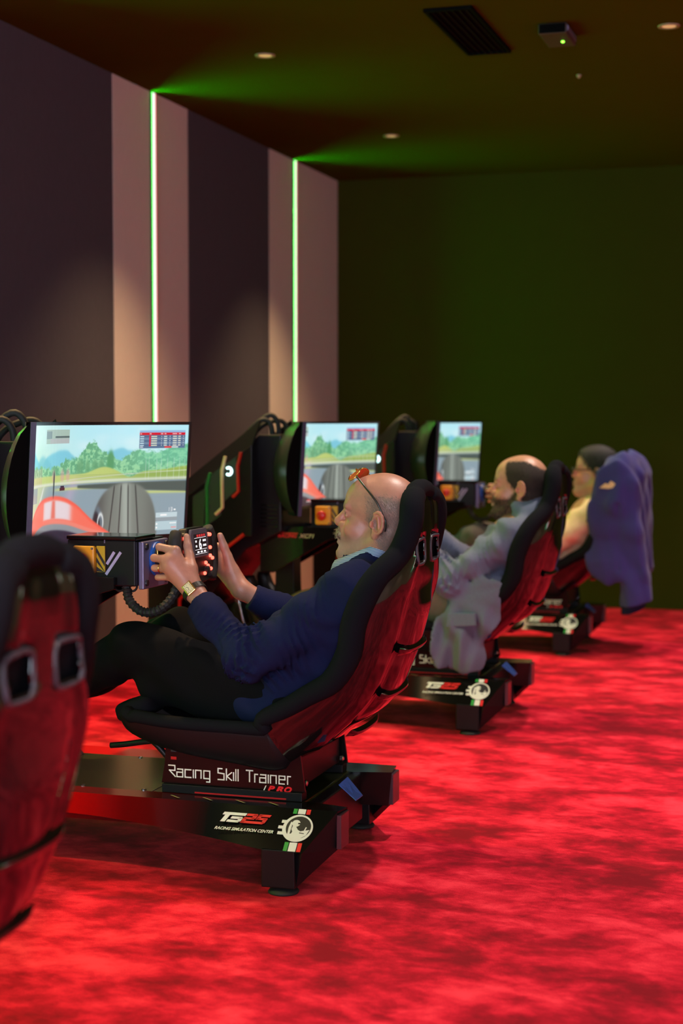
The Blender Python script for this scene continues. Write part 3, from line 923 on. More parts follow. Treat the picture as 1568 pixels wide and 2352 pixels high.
    for vv, dx in ((.018, .006), (.0, 0), (-.018, .002)):
        em.flat([(cu - .054 + dx, cv + vv - .0045), (cu - .03, cv + vv - .0045), (cu - .03, cv + vv + .0045), (cu - .054 + dx, cv + vv + .0045)], FR, .0007, 0)
    # the driver figure inside the ring
    em.flat([(cu - .03, cv - .02), (cu - .018, cv - .032), (cu + .01, cv - .034), (cu + .028, cv - .02), (cu + .034, cv - .003), (cu + .02, cv - .006), (cu + .01, cv - .009), (cu + .002, cv - .005), (cu - .006, cv + .006), (cu - .014, cv + .008), (cu - .016, cv - .004), (cu - .012, cv - .012), (cu - .014, cv - .018), (cu - .022, cv - .02)], FR, .0010, 0)
    em.flat([(cu - .007 + .0115 * math.cos(q * math.pi / 8), cv + .0145 + .0105 * math.sin(q * math.pi / 8)) for q in range(16)], FR, .0011, 0)
    em.flat([(cu - .0015, cv + .012), (cu + .0055, cv + .012), (cu + .0055, cv + .0165), (cu - .0015, cv + .0165)], FR, .0013, 3)
    em.flat([(cu - .024, cv - .02), (cu - .018, cv - .02), (cu - .017, cv + .006), (cu - .019, cv + .018), (cu - .022, cv + .018), (cu - .025, cv + .0)], FR, .0010, 0)
    em.flat([(cu + .018, cv - .012), (cu + .021, cv - .012), (cu + .025, cv + .004), (cu + .022, cv + .005)], FR, .0012, 0)
    em.flat([(cu + .008, cv - .013), (cu + .022, cv - .0145), (cu + .021, cv - .0165), (cu + .008, cv - .0155)], FR, .0013, 3)
    em.build('emblem', [M_WHITE, M_REDL, M_GRN, M_BLACKP], near, off=OFF)
    # slanted slashes along the deck edge
    for i in range(4):
        x = -1.775 + i * .096
        MB().add([(x, -.2295, .2067), (x + .008, -.2295, .2067), (x + .062, -.285, .2125), (x + .054, -.285, .2125)], [(0, 1, 2, 3)]).build('slash_mark', M_CREAM, deck, off=OFF)
    # blue card lying at the tail
    cq = [np.array(q) for q in ((-1.305, -.13, .244), (-1.30, -.06, .252), (-1.249, -.08, .206), (-1.248, -.15, .2075))]
    nq = np.cross(cq[1] - cq[0], cq[3] - cq[0]); nq /= np.linalg.norm(nq); nq *= -.003 if nq[2] > 0 else .003
    MB().add([tuple(q) for q in cq] + [tuple(q + nq) for q in cq], [(0, 1, 2, 3), (7, 6, 5, 4), (0, 4, 5, 1), (1, 5, 6, 2), (2, 6, 7, 3), (3, 7, 4, 0)]).build('tail_card', M_BLUEC, rig, bevel=.004, **B)
    # tail cross member between the wings
    MB().box((-1.42, -.225, .06), (-1.34, .225, .2)).build('cross_member', M_SATIN, rig, bevel=.004, **B)
    # ---------------- seat pedestal
    ped = MB().box((-1.77, -.185, .235), (-1.40, .185, .385)).build('pedestal', M_SATIN, rig, bevel=.004, **B)
    for s in (-1, 1):
        pl = MB().prism([(-1.805, .232), (-1.795, .29), (-1.788, .39), (-1.72, .40), (-1.60, .37), (-1.45, .40), (-1.405, .445), (-1.395, .36), (-1.378, .232)], s * .2 - .004, s * .2 + .004)
        pl.build('side_plate', M_SHEET, ped, off=OFF, bevel=.0015)
        MB().box((-1.80, s * .19 - .022, .207), (-1.385, s * .19 + .022, .231)).build('slide_rail', M_SATIN, ped, off=OFF, bevel=.002)
        MB().box((-1.70, s * .213 - .0008, .2105), (-1.43, s * .213 + .0008, .2145)).build('rail_line', M_REDT, ped, off=OFF)
        for z in (.25, .41):
            MB().lathe([(.009, 0), (.009, .008), (.005, .010)], (-1.392, s * .17, z), (1, 0, .1), 12).build('bolt', M_STEEL, ped, off=OFF, smooth=False)
        for q in range(4):
            MB().box((-1.775, s * .2045 - .0006, .30 + q * .022), (-1.758, s * .2045 + .0006, .308 + q * .022)).build('slot', M_REDT if q == 0 else M_BLACKP, ped, off=OFF)
    # stroke lettering
    G = {'R': [[(0, 1), (.8, 1), (.8, .55), (.1, .55), (.85, 0)]], 'a': [[(.1, .7), (.75, .7), (.75, 0), (.0, 0), (.0, .42), (.75, .42)]],
         'c': [[(.75, .7), (0, .7), (0, 0), (.75, 0)]], 'i': [[(.0, .7), (.0, 0)]], 'n': [[(0, 0), (0, .7), (.7, .7), (.7, 0)]],
         'g': [[(.75, 0), (0, 0), (0, .7), (.75, .7), (.75, -.3), (.35, -.3)]], 'S': [[(.5, 1), (0, 1), (0, .6), (.75, .55), (.75, 0), (0, 0)]],
         'k': [[(0, 1), (0, 0)], [(.65, .7), (.05, .35), (.65, 0)]], 'l': [[(0, 1), (0, 0)]], 'T': [[(0, 1), (.8, 1)], [(.4, 1), (.4, 0)]],
         'r': [[(0, 0), (0, .7), (.35, .7)]], 'e': [[(0, .38), (.72, .38), (.72, .7), (0, .7), (0, 0), (.65, 0)]], 'A': [[(.75, 0), (.75, .7), (0, .7), (0, 0), (.5, 0)]]}
    wd = {'i': .28, 'l': .28, 'r': .62, ' ': .75, 'k': .9}
    txt = 'Racing Skill Trainer'
    tot = sum(wd.get(c, 1.05) for c in txt)
    kx = .368 / tot; kz = .031
    FRp = ((-1.782, -.2042, .252), (1, 0, 0), (0, 0, 1), (0, -1, 0))
    x = 0
    for word in txt.split(' '):
        lt = MB()
        for c in word:
            for s_ in G.get(c, []):
                stroke(lt, [(x + p[0] * kx, p[1] * kz) for p in s_], .0034, FRp, .0006)
            x += wd.get(c, 1.05) * kx
        lt.build('word', M_WHITE, ped, off=OFF)
        x += wd[' '] * kx
    FRq = ((-1.488, -.2042, .2295), (1, 0, 0), (0, 0, 1), (0, -1, 0))
    MB().flat([(-.012, 0), (-.009, 0), (-.002, .015), (-.005, .015)], FRq, .0006).build('letter', M_WHITE, ped, off=OFF, fix=False)
    for q, c in enumerate('PRO'):
        mb = MB(); put_text(mb, text_poly(c, .021, .35, .0011), FRq, q * .0245, 0, .0006, fitw=.023)
        mb.build('letter', M_REDL, ped, off=OFF, fix=False)
    MB().tube(sm([(-1.995, -.13, .312), (-1.95, -.13, .318), (-1.88, -.13, .330), (-1.855, -.13, .326), (-1.79, -.13, .262), (-1.76, -.13, .24)], 24), .0085, 10).build('slide_lever', M_SATIN, rig, smooth=True, **B)
    seat_parts(rig)
    # ---------------- pedal riser and pedals
    pr = MB().prism([(-2.24, .2068), (-2.33, .30), (-2.62, .44), (-2.70, .44), (-2.70, .2068)], -.2, .2).build('pedal_riser', M_SATIN, rig, bevel=.004, **B)
    for y in (-.1, .02, .12):
        MB().prism([(-2.44, .372), (-2.432, .372), (-2.47, .53), (-2.478, .53)], y - .032, y + .032).build('pedal', M_STEEL, pr, off=OFF, bevel=.002)
    # ---------------- tower: two cut-out side panels, spine, shroud
    for s in (-1, 1):
        y0, y1 = sorted((s * .30, s * .288))
        outer = [(-2.335, 1.15), (-2.81, .79), (-2.81, .02), (-2.675, .02), (-2.665, .49), (-2.45, .70), (-2.365, .765), (-2.335, .765)]
        pn = MB().prism(outer, y0, y1).build('side_panel', M_SHEET, rig, bevel=.002, **B)
        # bevelled top shoulder
        tp = MB(); yo, yi = s * .294, s * .20
        tp.add([(-2.335, yo, 1.15), (-2.81, yo, .79), (-2.83, yi, .875), (-2.33, yi, 1.255), (-2.335, yo - s * .012, 1.145), (-2.80, yo - s * .012, .78), (-2.82, yi, .86), (-2.33, yi, 1.24)], [(0, 1, 2, 3), (7, 6, 5, 4), (0, 4, 5, 1), (1, 5, 6, 2), (2, 6, 7, 3), (3, 7, 4, 0)])
        tp.build('panel_shoulder', M_SATIN, pn, off=OFF)
        yf = s * .301
        def bar(pts, m, nm='colour_trim'):
            MB().tube([(p[0], yf, p[1]) for p in pts], .0075, 6).build(nm, m, pn, off=OFF)
        def slot(pts):
            MB().prism(pts, s * .3005 - .0006, s * .3005 + .0006).build('cut_out', M_BLACKP, pn, off=OFF)
        slot([(-2.60, .93), (-2.545, .965), (-2.55, .79), (-2.60, .75)]); slot([(-2.545, 1.0), (-2.472, 1.055), (-2.472, .855), (-2.545, .80)]); slot([(-2.465, 1.06), (-2.402, 1.10), (-2.402, .96), (-2.465, .905)])
        bar([(-2.52, 1.03), (-2.535, .97), (-2.533, .815), (-2.565, .78)], M_GRNT)
        bar([(-2.452, 1.10), (-2.468, 1.04), (-2.466, .885), (-2.497, .855)], M_CREAM)
        bar([(-2.382, 1.118), (-2.397, 1.06), (-2.394, .955), (-2.42, .93)], M_REDT)
        bar([(-2.672, .03), (-2.662, .49), (-2.45, .715), (-2.37, .775)], M_REDT, 'edge_trim')
        if s < 0:
            rg = [(-2.436 + .013 * math.cos(a), -.303, 1.038 + .015 * math.sin(a)) for a in np.linspace(-2.3, 2.3, 20)]
            MB().tube(rg, .0046, 8).build('status_ring', M_RING, pn, smooth=True, off=OFF)
    sp = MB().prism([(-2.76, .3), (-2.76, .78), (-2.34, 1.19), (-2.24, 1.19), (-2.24, .78), (-2.4, .70), (-2.6, .45), (-2.6, .3)], -.2, .2).build('computer_housing', M_SATIN, rig, bevel=.006, **B)
    for q in range(6):
        MB().box((-2.335 + .001 * q, -.203, .80 + q * .018), (-2.255, -.2005, .806 + q * .018)).build('vent_slat', M_SHEET, sp, off=OFF)
    MB().prism([(-2.33, .2068), (-2.32, .60), (-2.34, .62), (-2.34, .78), (-2.24, .78), (-2.225, .2068)], -.05, .05).build('column', M_SATIN, rig, bevel=.004, **B)
    for q, (yy, zz, rr) in enumerate(((-.12, 1.20, .05), (-.04, 1.21, .06), (.07, 1.2, .05))):
        pts = sm([(-2.52, yy, 1.03), (-2.44, yy - .03, 1.16 + .02 * q), (-2.36, yy, zz + rr), (-2.32, yy + .02, zz + rr * .6), (-2.315, yy + .03, 1.15)], 20)
        MB().tube(pts, .011, 7).build('cable', M_RUBBER, rig, smooth=True, **B)
    # arm panel carrying the wheel motor
    for s in (-1, 1):
        ar = MB().prism([(-2.36, .60), (-2.36, .80), (-1.98, .80), (-1.98, .765), (-2.06, .74), (-2.30, .60)], s * .125 - .006, s * .125 + .006).build('arm_panel', M_SHEET, rig, bevel=.002, **B)
        if s < 0:
            FRa = ((-2.28, -.1315, .752), (1, 0, 0), (0, 0, 1), (0, -1, 0))
            mb = MB(); put_text(mb, text_poly('RACING', .0215, .3, .0007), FRa, .0, 0, .0006, fitw=.088)
            mb.flat([(0, .017), (.092, .017), (.092, .0205), (.002, .0205)], FRa, .0006); mb.flat([(-.045, -.008), (-.041, -.008), (.004, .0205), (-.004, .0205)], FRa, .0006)
            mb.build('lettering', M_REDL, ar, off=OFF, fix=False)
            mb = MB(); put_text(mb, text_poly('XC71', .0235, .3, .0005), FRa, .096, 0, .0006, fitw=.068)
            mb.build('lettering', M_CREAM, ar, off=OFF, fix=False)
    # ---------------- wheel motor box
    mo = MB().box((-2.14, -.105, .772), (-1.925, .105, .905)).build('motor_box', M_SATIN, rig, bevel=.004, **B)
    MB().box((-2.14, -.112, .9055), (-1.92, .03, .917)).build('motor_cover', M_SHEET, mo, off=OFF, bevel=.003)
    MB().box((-2.022, -.1065, .896), (-2.019, -.1055, .914)).build('cover_seam', M_LAV, mo, off=OFF)
    es = MB().box((-2.115, -.125, .808), (-2.045, -.1055, .888)).build('stop_button_box', M_YEL, rig, bevel=.006, **B)
    MB().lathe([(.017, 0), (.02, .006), (.02, .018), (.015, .022)], (-2.083, -.1252, .848), (0, -1, 0), 20).build('stop_button', M_REDB, es, smooth=True, off=OFF)
    for z in (.815, .881):
        MB().lathe([(.004, 0), (.003, .0016)], (-2.052, -.1252, z), (0, -1, 0), 10).build('screw', M_STEEL, es, off=OFF)
    hz = MB().box((-2.0445, -.111, .812), (-2.018, -.1055, .888)).build('hazard_plate', M_YEL2, rig, bevel=.001, **B)
    for q in range(3):
        zt = .884 - q * .028
        MB().prism([(-2.0445, zt), (-2.0445, zt - .014), (-2.018, max(.812, zt - .056)), (-2.018, max(.812, zt - .042))], -.1118, -.1112).build('hazard_stripe', M_BLACKP, hz, off=OFF)
    for a, b_ in (((-2.012, .838), (-1.992, .868)), ((-2.015, .808), (-1.972, .868))):
        FRm = ((0, -.1056, 0), (1, 0, 0), (0, 0, 1), (0, -1, 0)); sl = MB(); stroke(sl, [a, b_], .0085, FRm, .0008)
        sl.build('slash_mark', M_LILAC, mo, off=OFF)
    pf = MB().box((-1.9245, -.085, .762), (-1.908, .095, .9)).build('motor_flange', M_LAV, mo, bevel=.003, off=OFF)
    for y in (-.065, .075):
        for z in (.78, .885):
            MB().lathe([(.01, 0), (.009, .005)], (-1.908, y, z), (1, 0, 0), 12).build('bolt', M_BLACKP, mo, off=OFF)
    MB().lathe([(.05, 0), (.05, .008), (.036, .012)], (-1.908, .005, .845), (1, 0, 0), 28).build('motor_ring', M_BLUE, mo, off=OFF, smooth=False)
    MB().lathe([(.034, 0), (.034, .04), (.045, .05), (.045, .08), (.03, .1)], (-1.90, .0, .85), (1, 0, .05), 24).build('wheel_shaft', M_RUBBER, rig, smooth=False, **B)
    lp = MB()
    for q in range(5):
        pts = [(-2.10 + q * .038 + .017 * math.cos(a), -.08, .772 - .016 * math.sin(a)) for a in np.linspace(0, math.pi, 12)]
        lp.tube(pts, .0035, 6)
    lp.build('coiled_lead', M_RUBBER, rig, smooth=True, **B)
    pts = sm([(-1.96, -.09, .77), (-1.945, -.1, .73), (-1.905, -.1, .70), (-1.86, -.09, .705), (-1.83, -.06, .74), (-1.82, -.02, .80)], 60)
    MB().tube(pts, [.013 + .0022 * (1 if q % 3 == 0 else -.3) for q in range(60)], 10).build('spiral_loom', M_RUBBER, rig, smooth=False, **B)
    # ---------------- steering wheel
    tl = .10
    ct, stt = math.cos(tl), math.sin(tl)
    WC = np.array((-1.785, 0, .862))
    FW = (WC + np.array((.02, 0, 0)), (0, 1, 0), (-stt, 0, ct), (ct, 0, stt))
    def wp(u, v, w): return tuple(WC + np.array((0, u, 0)) + np.array((-stt, 0, ct)) * v + np.array((ct, 0, stt)) * w)
    def plate(poly, w0, w1, mb):
        n = len(poly)
        mb.add([wp(p[0], p[1], w0) for p in poly] + [wp(p[0], p[1], w1) for p in poly], [tuple(range(n)), tuple(range(2 * n - 1, n - 1, -1))] + [((i + 1) % n, i, i + n, (i + 1) % n + n) for i in range(n)])
        return mb
    body = [(-.06, .078), (.06, .078), (.075, .062), (.118, .062), (.122, .03), (.118, -.03), (.10, -.075), (.05, -.085), (-.05, -.085), (-.10, -.075), (-.118, -.03), (-.122, .03), (-.118, .062), (-.075, .062)]
    sw = plate(body, -.018, .012, MB()).build('steering_wheel', M_SATIN, rig, bevel=.005, **B)
    plate([(-.056, .073), (.056, .073), (.066, .055), (.06, -.01), (-.06, -.01), (-.066, .055)], .0125, .022, MB()).build('display_housing', mat('grey_housing', (.1, .09, .12), .35, noise=.1), sw, bevel=.003, off=OFF)
    plate([(-.045, .058), (.045, .058), (.045, -.003), (-.045, -.003)], .0222, .0226, MB()).build('display', M_BLACKP, sw, off=OFF)
    dm = MB(); FD = (np.array(wp(0, 0, .0228)), (0, 1, 0), (-stt, 0, ct), (ct, 0, stt))
    M_DISP = mat('lit_display_white', (.8, .8, .8), .5, emit=(.9, .95, 1), estr=.8)
    M_DISPR = mat('lit_display_red', (.5, .05, .05), .5, emit=(.6, .02, .03), estr=.6)
    put_text(dm, text_poly('6', .042, 0, .0012), FD, -.013, .013, 0)
    for v in (.046, .012, -.0005):
        dm.flat([(-.044, v), (.044, v), (.044, v + .0012), (-.044, v + .0012)], FD, .0003)
    for u_ in (-.038, .018, .031):
        for v in (.02, .034):
            dm.flat([(u_, v), (u_ + .01, v), (u_ + .01, v + .006), (u_, v + .006)], FD, .0003)
    for u_ in (-.03, -.005, .02):
        dm.flat([(u_, .003), (u_ + .015, .003), (u_ + .015, .008), (u_, .008)], FD, .0003)
    dm.build('display_marks', M_DISP, sw, off=OFF, fix=False)
    dr = MB()
    for u_ in (-.025, -.008, .009, .026):
        dr.flat([(u_, .049), (u_ + .012, .049), (u_ + .012, .056), (u_, .056)], FD, .0003)
    dr.build('display_marks', M_DISPR, sw, off=OFF, fix=False)
    for s in (-1, 1):
        g = [wp(s * a, b_, c) for a, b_, c in ((.118, .07, .0), (.132, .045, .0), (.134, .0, .0), (.126, -.045, .0), (.108, -.082, .0))]
        MB().tube(sm(g, 20), [.017 + .003 * math.sin(q / 19 * math.pi) for q in range(20)], 10).build('grip', M_RUBBER, sw, smooth=True, off=OFF)
        for q, (a, b_) in enumerate(((.073, .05), (.085, .052), (.097, .05), (.09, .012), (.085, -.012), (.1, -.02), (.06, -.04), (.08, -.05), (.045, -.03), (.03, -.06))):
            MB().lathe([(.0052, 0), (.0052, .005), (.003, .007)], wp(s * a, b_, .0122 if b_ < .06 else .012), (ct, 0, stt), 10).build('lit_button', M_BTN, sw, smooth=False, off=OFF)
        for q, (a, b_) in enumerate(((.045, -.05), (.07, -.066))):
            MB().lathe([(.011, 0), (.010, .010), (.008, .012)], wp(s * a, b_, .0122), (ct, 0, stt), 14).build('rotary_knob', M_RUBBER, sw, off=OFF)
        MB().add([wp(s * .06, .028, -.045), wp(s * .145, .03, -.05), wp(s * .145, .012, -.05), wp(s * .06, .01, -.045), wp(s * .06, .028, -.049), wp(s * .145, .03, -.054), wp(s * .145, .012, -.054), wp(s * .06, .01, -.049)], [(0, 1, 2, 3), (7, 6, 5, 4), (0, 4, 5, 1), (1, 5, 6, 2), (2, 6, 7, 3), (3, 7, 4, 0)]).build('shift_paddle', M_GOLD, sw, off=OFF, bevel=.001)
    # ---------------- curved monitor
    Rr, A, NX = 1.0, .56, 41
    XC = -2.035
    def arc(q, w=0.):
        th = (q - .5) * 2 * A
        return XC - Rr * (math.cos(th) - math.cos(A)) - w * math.cos(th), (Rr + w) * math.sin(th) + .04
    def tiltx(z): return -.022 * (1.245 - z) / .37
    mo_z0, mo_z1 = .866, 1.246
    # back cover, a bulging shell with a rim
    def backfn(i, j):
        q = i / (NX - 1); h = j / 12
        x, y = arc(q, .013 + .085 * (math.sin(h * math.pi) ** .6) * (1 - abs(2 * q - 1) ** 3 * .35))
        z = mo_z0 + (mo_z1 - mo_z0) * h
        return (x + tiltx(z), y, z)
    bk = MB().grid(backfn, NX, 13).build('monitor', mat('satin_monitor_back', (.02, .02, .021), .28, noise=.1), rig, smooth=True, **B)
    def rear(i, j):
        z = mo_z0 + (mo_z1 - mo_z0) * j; x, y = arc(i / (NX - 1), .011); return (x + tiltx(z), y, z)
    MB().grid(rear, NX, 2).build('rear_plate', M_BEZ, bk, off=OFF)
    for i in (0, NX - 1):
        pts = [backfn(i, j) for j in range(13)] + [rear(i, 1), rear(i, 0)]
        MB().add(pts, [tuple(range(15))]).build('end_cap', mat('matte_black_cap', (.002, .002, .002), .9, spec=.03, noise=.2), bk, off=OFF)
    mb = MB()
    for (za, zb_) in ((mo_z0, mo_z0 + .014), (mo_z1 - .010, mo_z1)):
        def rim(i, j):
            q = i / (NX - 1); w, z = [(0.001, za), (0.001, zb_), (.024, zb_), (.024, za), (0.001, za)][j]
            x, y = arc(q, w); return (x + tiltx(z), y, z)
        mb.grid(rim, NX, 5)
    mb.build('bezel', M_BEZ, bk, off=OFF)
    for q0, q1 in ((-.012, .0), (1., 1.008)):
        mb = MB(); v = []
        for z in (mo_z0, mo_z1):
            for q, w in ((q0, -.002), (q1, -.002), (q1, .013), (q0, .013)):
                x, y = arc(q, w); v.append((x + tiltx(z), y, z))
        mb.add(v, [(0, 1, 2, 3), (7, 6, 5, 4), (0, 4, 5, 1), (1, 5, 6, 2), (2, 6, 7, 3), (3, 7, 4, 0)]).build('side_bezel', M_BEZ2 if q0 < 0 else M_BEZ, bk, off=OFF)
    me = bpy.data.meshes.new('screen'); vv, ff = [], []
    for i in range(NX):
        for h in (0, 1):
            q = i / (NX - 1); x, y = arc(q, .002); z = (mo_z0 + .014) if h == 0 else (mo_z1 - .010)
            vv.append((x + tiltx(z) - RX, y, z))
    ff = [(2 * i, 2 * i + 2, 2 * i + 3, 2 * i + 1) for i in range(NX - 1)]
    me.from_pydata(vv, [], ff); uvl = me.uv_layers.new(name='UVMap')
    for p in me.polygons:
        for li, vi in zip(p.loop_indices, p.vertices):
            uvl.data[li].uv = ((vi // 2) / (NX - 1), vi % 2)
    me.materials.append(M_SCREEN)
    so_ = bpy.data.objects.new('screen', me); COL.objects.link(so_); so_.parent = bk
    MB().box((-2.36, -.09, .98), (-2.29, .09, 1.13)).build('mount_bracket', M_SATIN, bk, off=OFF, bevel=.004)
    return rig

def copy_tree(o, parent=None):
    c = o.copy(); COL.objects.link(c)
    if parent:
        c.parent = parent
    for ch in o.children:
        copy_tree(ch, c)
    return c

rig1 = build_rig()
RIGS = {1: rig1}
for k in (0, 2, 3):
    c = copy_tree(rig1); c.location = (RX, RIG_Y[k], 0); RIGS[k] = c
for k, lab in {0: 'black racing simulator rig with an empty glossy seat, nobody in it', 1: 'black racing simulator rig with curved screen, driven by the man in a navy jacket',
               2: 'black racing simulator rig with curved screen, driven by the man in a grey blazer', 3: 'black racing simulator rig with a blue jacket hung over its seat'}.items():
    tag(RIGS[k], lab, 'racing simulator', 'racing simulators lined up along the left wall')

# ================================================================== PEOPLE
def skin_mat(name, base):
    m = bpy.data.materials.new(name); m.use_nodes = True
    nt = m.node_tree; b = nt.nodes['Principled BSDF']
    b.inputs['Roughness'].default_value = .42; b.inputs['Specular IOR Level'].default_value = .45
    b.inputs['Subsurface Weight'].default_value = .12; b.inputs['Subsurface Radius'].default_value = (.012, .004, .002)
    at = nt.nodes.new('ShaderNodeVertexColor'); at.layer_name = 'Col'
    tc = nt.nodes.new('ShaderNodeTexCoord'); n = nt.nodes.new('ShaderNodeTexNoise'); n.inputs['Scale'].default_value = 55; n.inputs['Detail'].default_value = 5
    nt.links.new(tc.outputs['Object'], n.inputs['Vector'])
    mr = nt.nodes.new('ShaderNodeMapRange'); mr.inputs[3].default_value = .78; mr.inputs[4].default_value = 1.2
    nt.links.new(n.outputs['Fac'], mr.inputs[0])
    mx = nt.nodes.new('ShaderNodeMix'); mx.data_type = 'RGBA'; mx.blend_type = 'MULTIPLY'; mx.inputs[0].default_value = 1
    nt.links.new(at.outputs[0], mx.inputs[6]); nt.links.new(mr.outputs[0], mx.inputs[7]); nt.links.new(mx.outputs[2], b.inputs['Base Color'])
    n2 = nt.nodes.new('ShaderNodeTexNoise'); n2.inputs['Scale'].default_value = 260; n2.inputs['Detail'].default_value = 3
    nt.links.new(tc.outputs['Object'], n2.inputs['Vector'])
    bp = nt.nodes.new('ShaderNodeBump'); bp.inputs['Strength'].default_value = .18; bp.inputs['Distance'].default_value = .002
    nt.links.new(n2.outputs['Fac'], bp.inputs['Height']); nt.links.new(bp.outputs[0], b.inputs['Normal'])
    return m
M_SKIN = skin_mat('skin', None)
def hair_mat(name, c1, c2, scale=(60, 60, 400)):
    m = bpy.data.materials.new(name); m.use_nodes = True
    nt = m.node_tree; b = nt.nodes['Principled BSDF']; b.inputs['Roughness'].default_value = .65
    tc = nt.nodes.new('ShaderNodeTexCoord'); mp = nt.nodes.new('ShaderNodeMapping'); mp.inputs['Scale'].default_value = scale
    mp.inputs['Rotation'].default_value = (.3, .5, 0)
    nt.links.new(tc.outputs['Object'], mp.inputs[0])
    n = nt.nodes.new('ShaderNodeTexNoise'); n.inputs['Scale'].default_value = 2; n.inputs['Detail'].default_value = 4; n.inputs['Roughness'].default_value = .7
    nt.links.new(mp.outputs[0], n.inputs['Vector'])
    r = nt.nodes.new('ShaderNodeValToRGB'); r.color_ramp.elements[0].position = .35; r.color_ramp.elements[1].position = .65
    r.color_ramp.elements[0].color = (*c1, 1); r.color_ramp.elements[1].color = (*c2, 1)
    nt.links.new(n.outputs['Fac'], r.inputs[0]); nt.links.new(r.outputs[0], b.inputs['Base Color'])
    bp = nt.nodes.new('ShaderNodeBump'); bp.inputs['Strength'].default_value = .7; bp.inputs['Distance'].default_value = .003
    nt.links.new(n.outputs['Fac'], bp.inputs['Height']); nt.links.new(bp.outputs[0], b.inputs['Normal'])
    return m
M_HGREY = hair_mat('grey_stubble_hair', (.17, .10, .075), (.34, .23, .18), (110, 110, 700))
M_HBROWN = hair_mat('dark_brown_hair', (.012, .006, .003), (.05, .024, .012))
M_HBLACK = hair_mat('black_hair', (.006, .004, .003), (.025, .016, .012))
M_MOUST = hair_mat('grey_blond_moustache', (.28, .2, .1), (.6, .48, .3))
M_EYEW = mat('eye_white', (.55, .48, .42), .25, noise=.05)
M_IRIS = mat('dark_iris', (.03, .02, .015), .15, noise=.1)

def cloth(name, col, weave=500, bump=.25, rough=.9, sheen=.0, var=.12):
    return mat(name, col, rough, noise=var, nscale=weave * .3, bump=bump, bscale=weave, sheen=sheen, spec=.12)
M_NAVY = cloth('navy_jersey', (.008, .011, .045))
M_TROU = cloth('black_trouser_cloth', (.0025, .0025, .0035))
M_BLAZ = cloth('grey_blue_blazer_cloth', (.13, .145, .21), sheen=.1)
M_BLUEJ = cloth('violet_blue_jacket_cloth', (.045, .038, .17), sheen=.15)
M_LINING = cloth('dark_jacket_lining', (.015, .012, .04))
M_SHIRTW = cloth('cream_shirt_cloth', (.78, .52, .3), 300, .12)
M_GTROU = cloth('grey_trouser_cloth', (.12, .12, .14))
M_BTROU = cloth('tan_trouser_cloth', (.2, .13, .09))
M_SHOE = mat('black_shoe_leather', (.01, .009, .009), .4, noise=.2)
def stripe_mat():
    m = bpy.data.materials.new('blue_striped_shirt'); m.use_nodes = True
    nt = m.node_tree; b = nt.nodes['Principled BSDF']; b.inputs['Roughness'].default_value = .8
    tc = nt.nodes.new('ShaderNodeTexCoord'); mp = nt.nodes.new('ShaderNodeMapping'); mp.inputs['Rotation'].default_value = (0, .18, 0)
    nt.links.new(tc.outputs['Object'], mp.inputs[0])
    w = nt.nodes.new('ShaderNodeTexWave'); w.bands_direction = 'Z'; w.inputs['Scale'].default_value = 78; w.inputs['Distortion'].default_value = .4
    nt.links.new(mp.outputs[0], w.inputs['Vector'])
    r = nt.nodes.new('ShaderNodeValToRGB'); r.color_ramp.elements[0].color = (.06, .13, .3, 1); r.color_ramp.elements[1].color = (.45, .52, .6, 1)
    nt.links.new(w.outputs['Fac'], r.inputs[0]); nt.links.new(r.outputs[0], b.inputs['Base Color'])
    return m
M_STRIPE = stripe_mat()

class Head:
    """head frame: f = towards the face, u = up, s = to the sitter's side; placed at the ear line"""
    def __init__(s, O, pitch=0., turn=0., k=1.):
        s.O = np.array(O, float); s.k = k
        cp, sp = math.cos(pitch), math.sin(pitch); ct, st = math.cos(turn), math.sin(turn)
        fx = np.array((-cp * ct, -cp * st, sp)); ux = np.array((sp * ct, sp * st, cp)); sx = np.cross(ux, fx)
        s.B = np.stack([fx, sx, ux], 1)     # columns: f, s, u
    def __call__(s, f, u, w=0.):
        return s.O + s.B @ (np.array((f, w, u)) * s.k)
    def local(s, V):
        q = (V - s.O) @ s.B / s.k
        return q[:, 0], q[:, 2], q[:, 1]

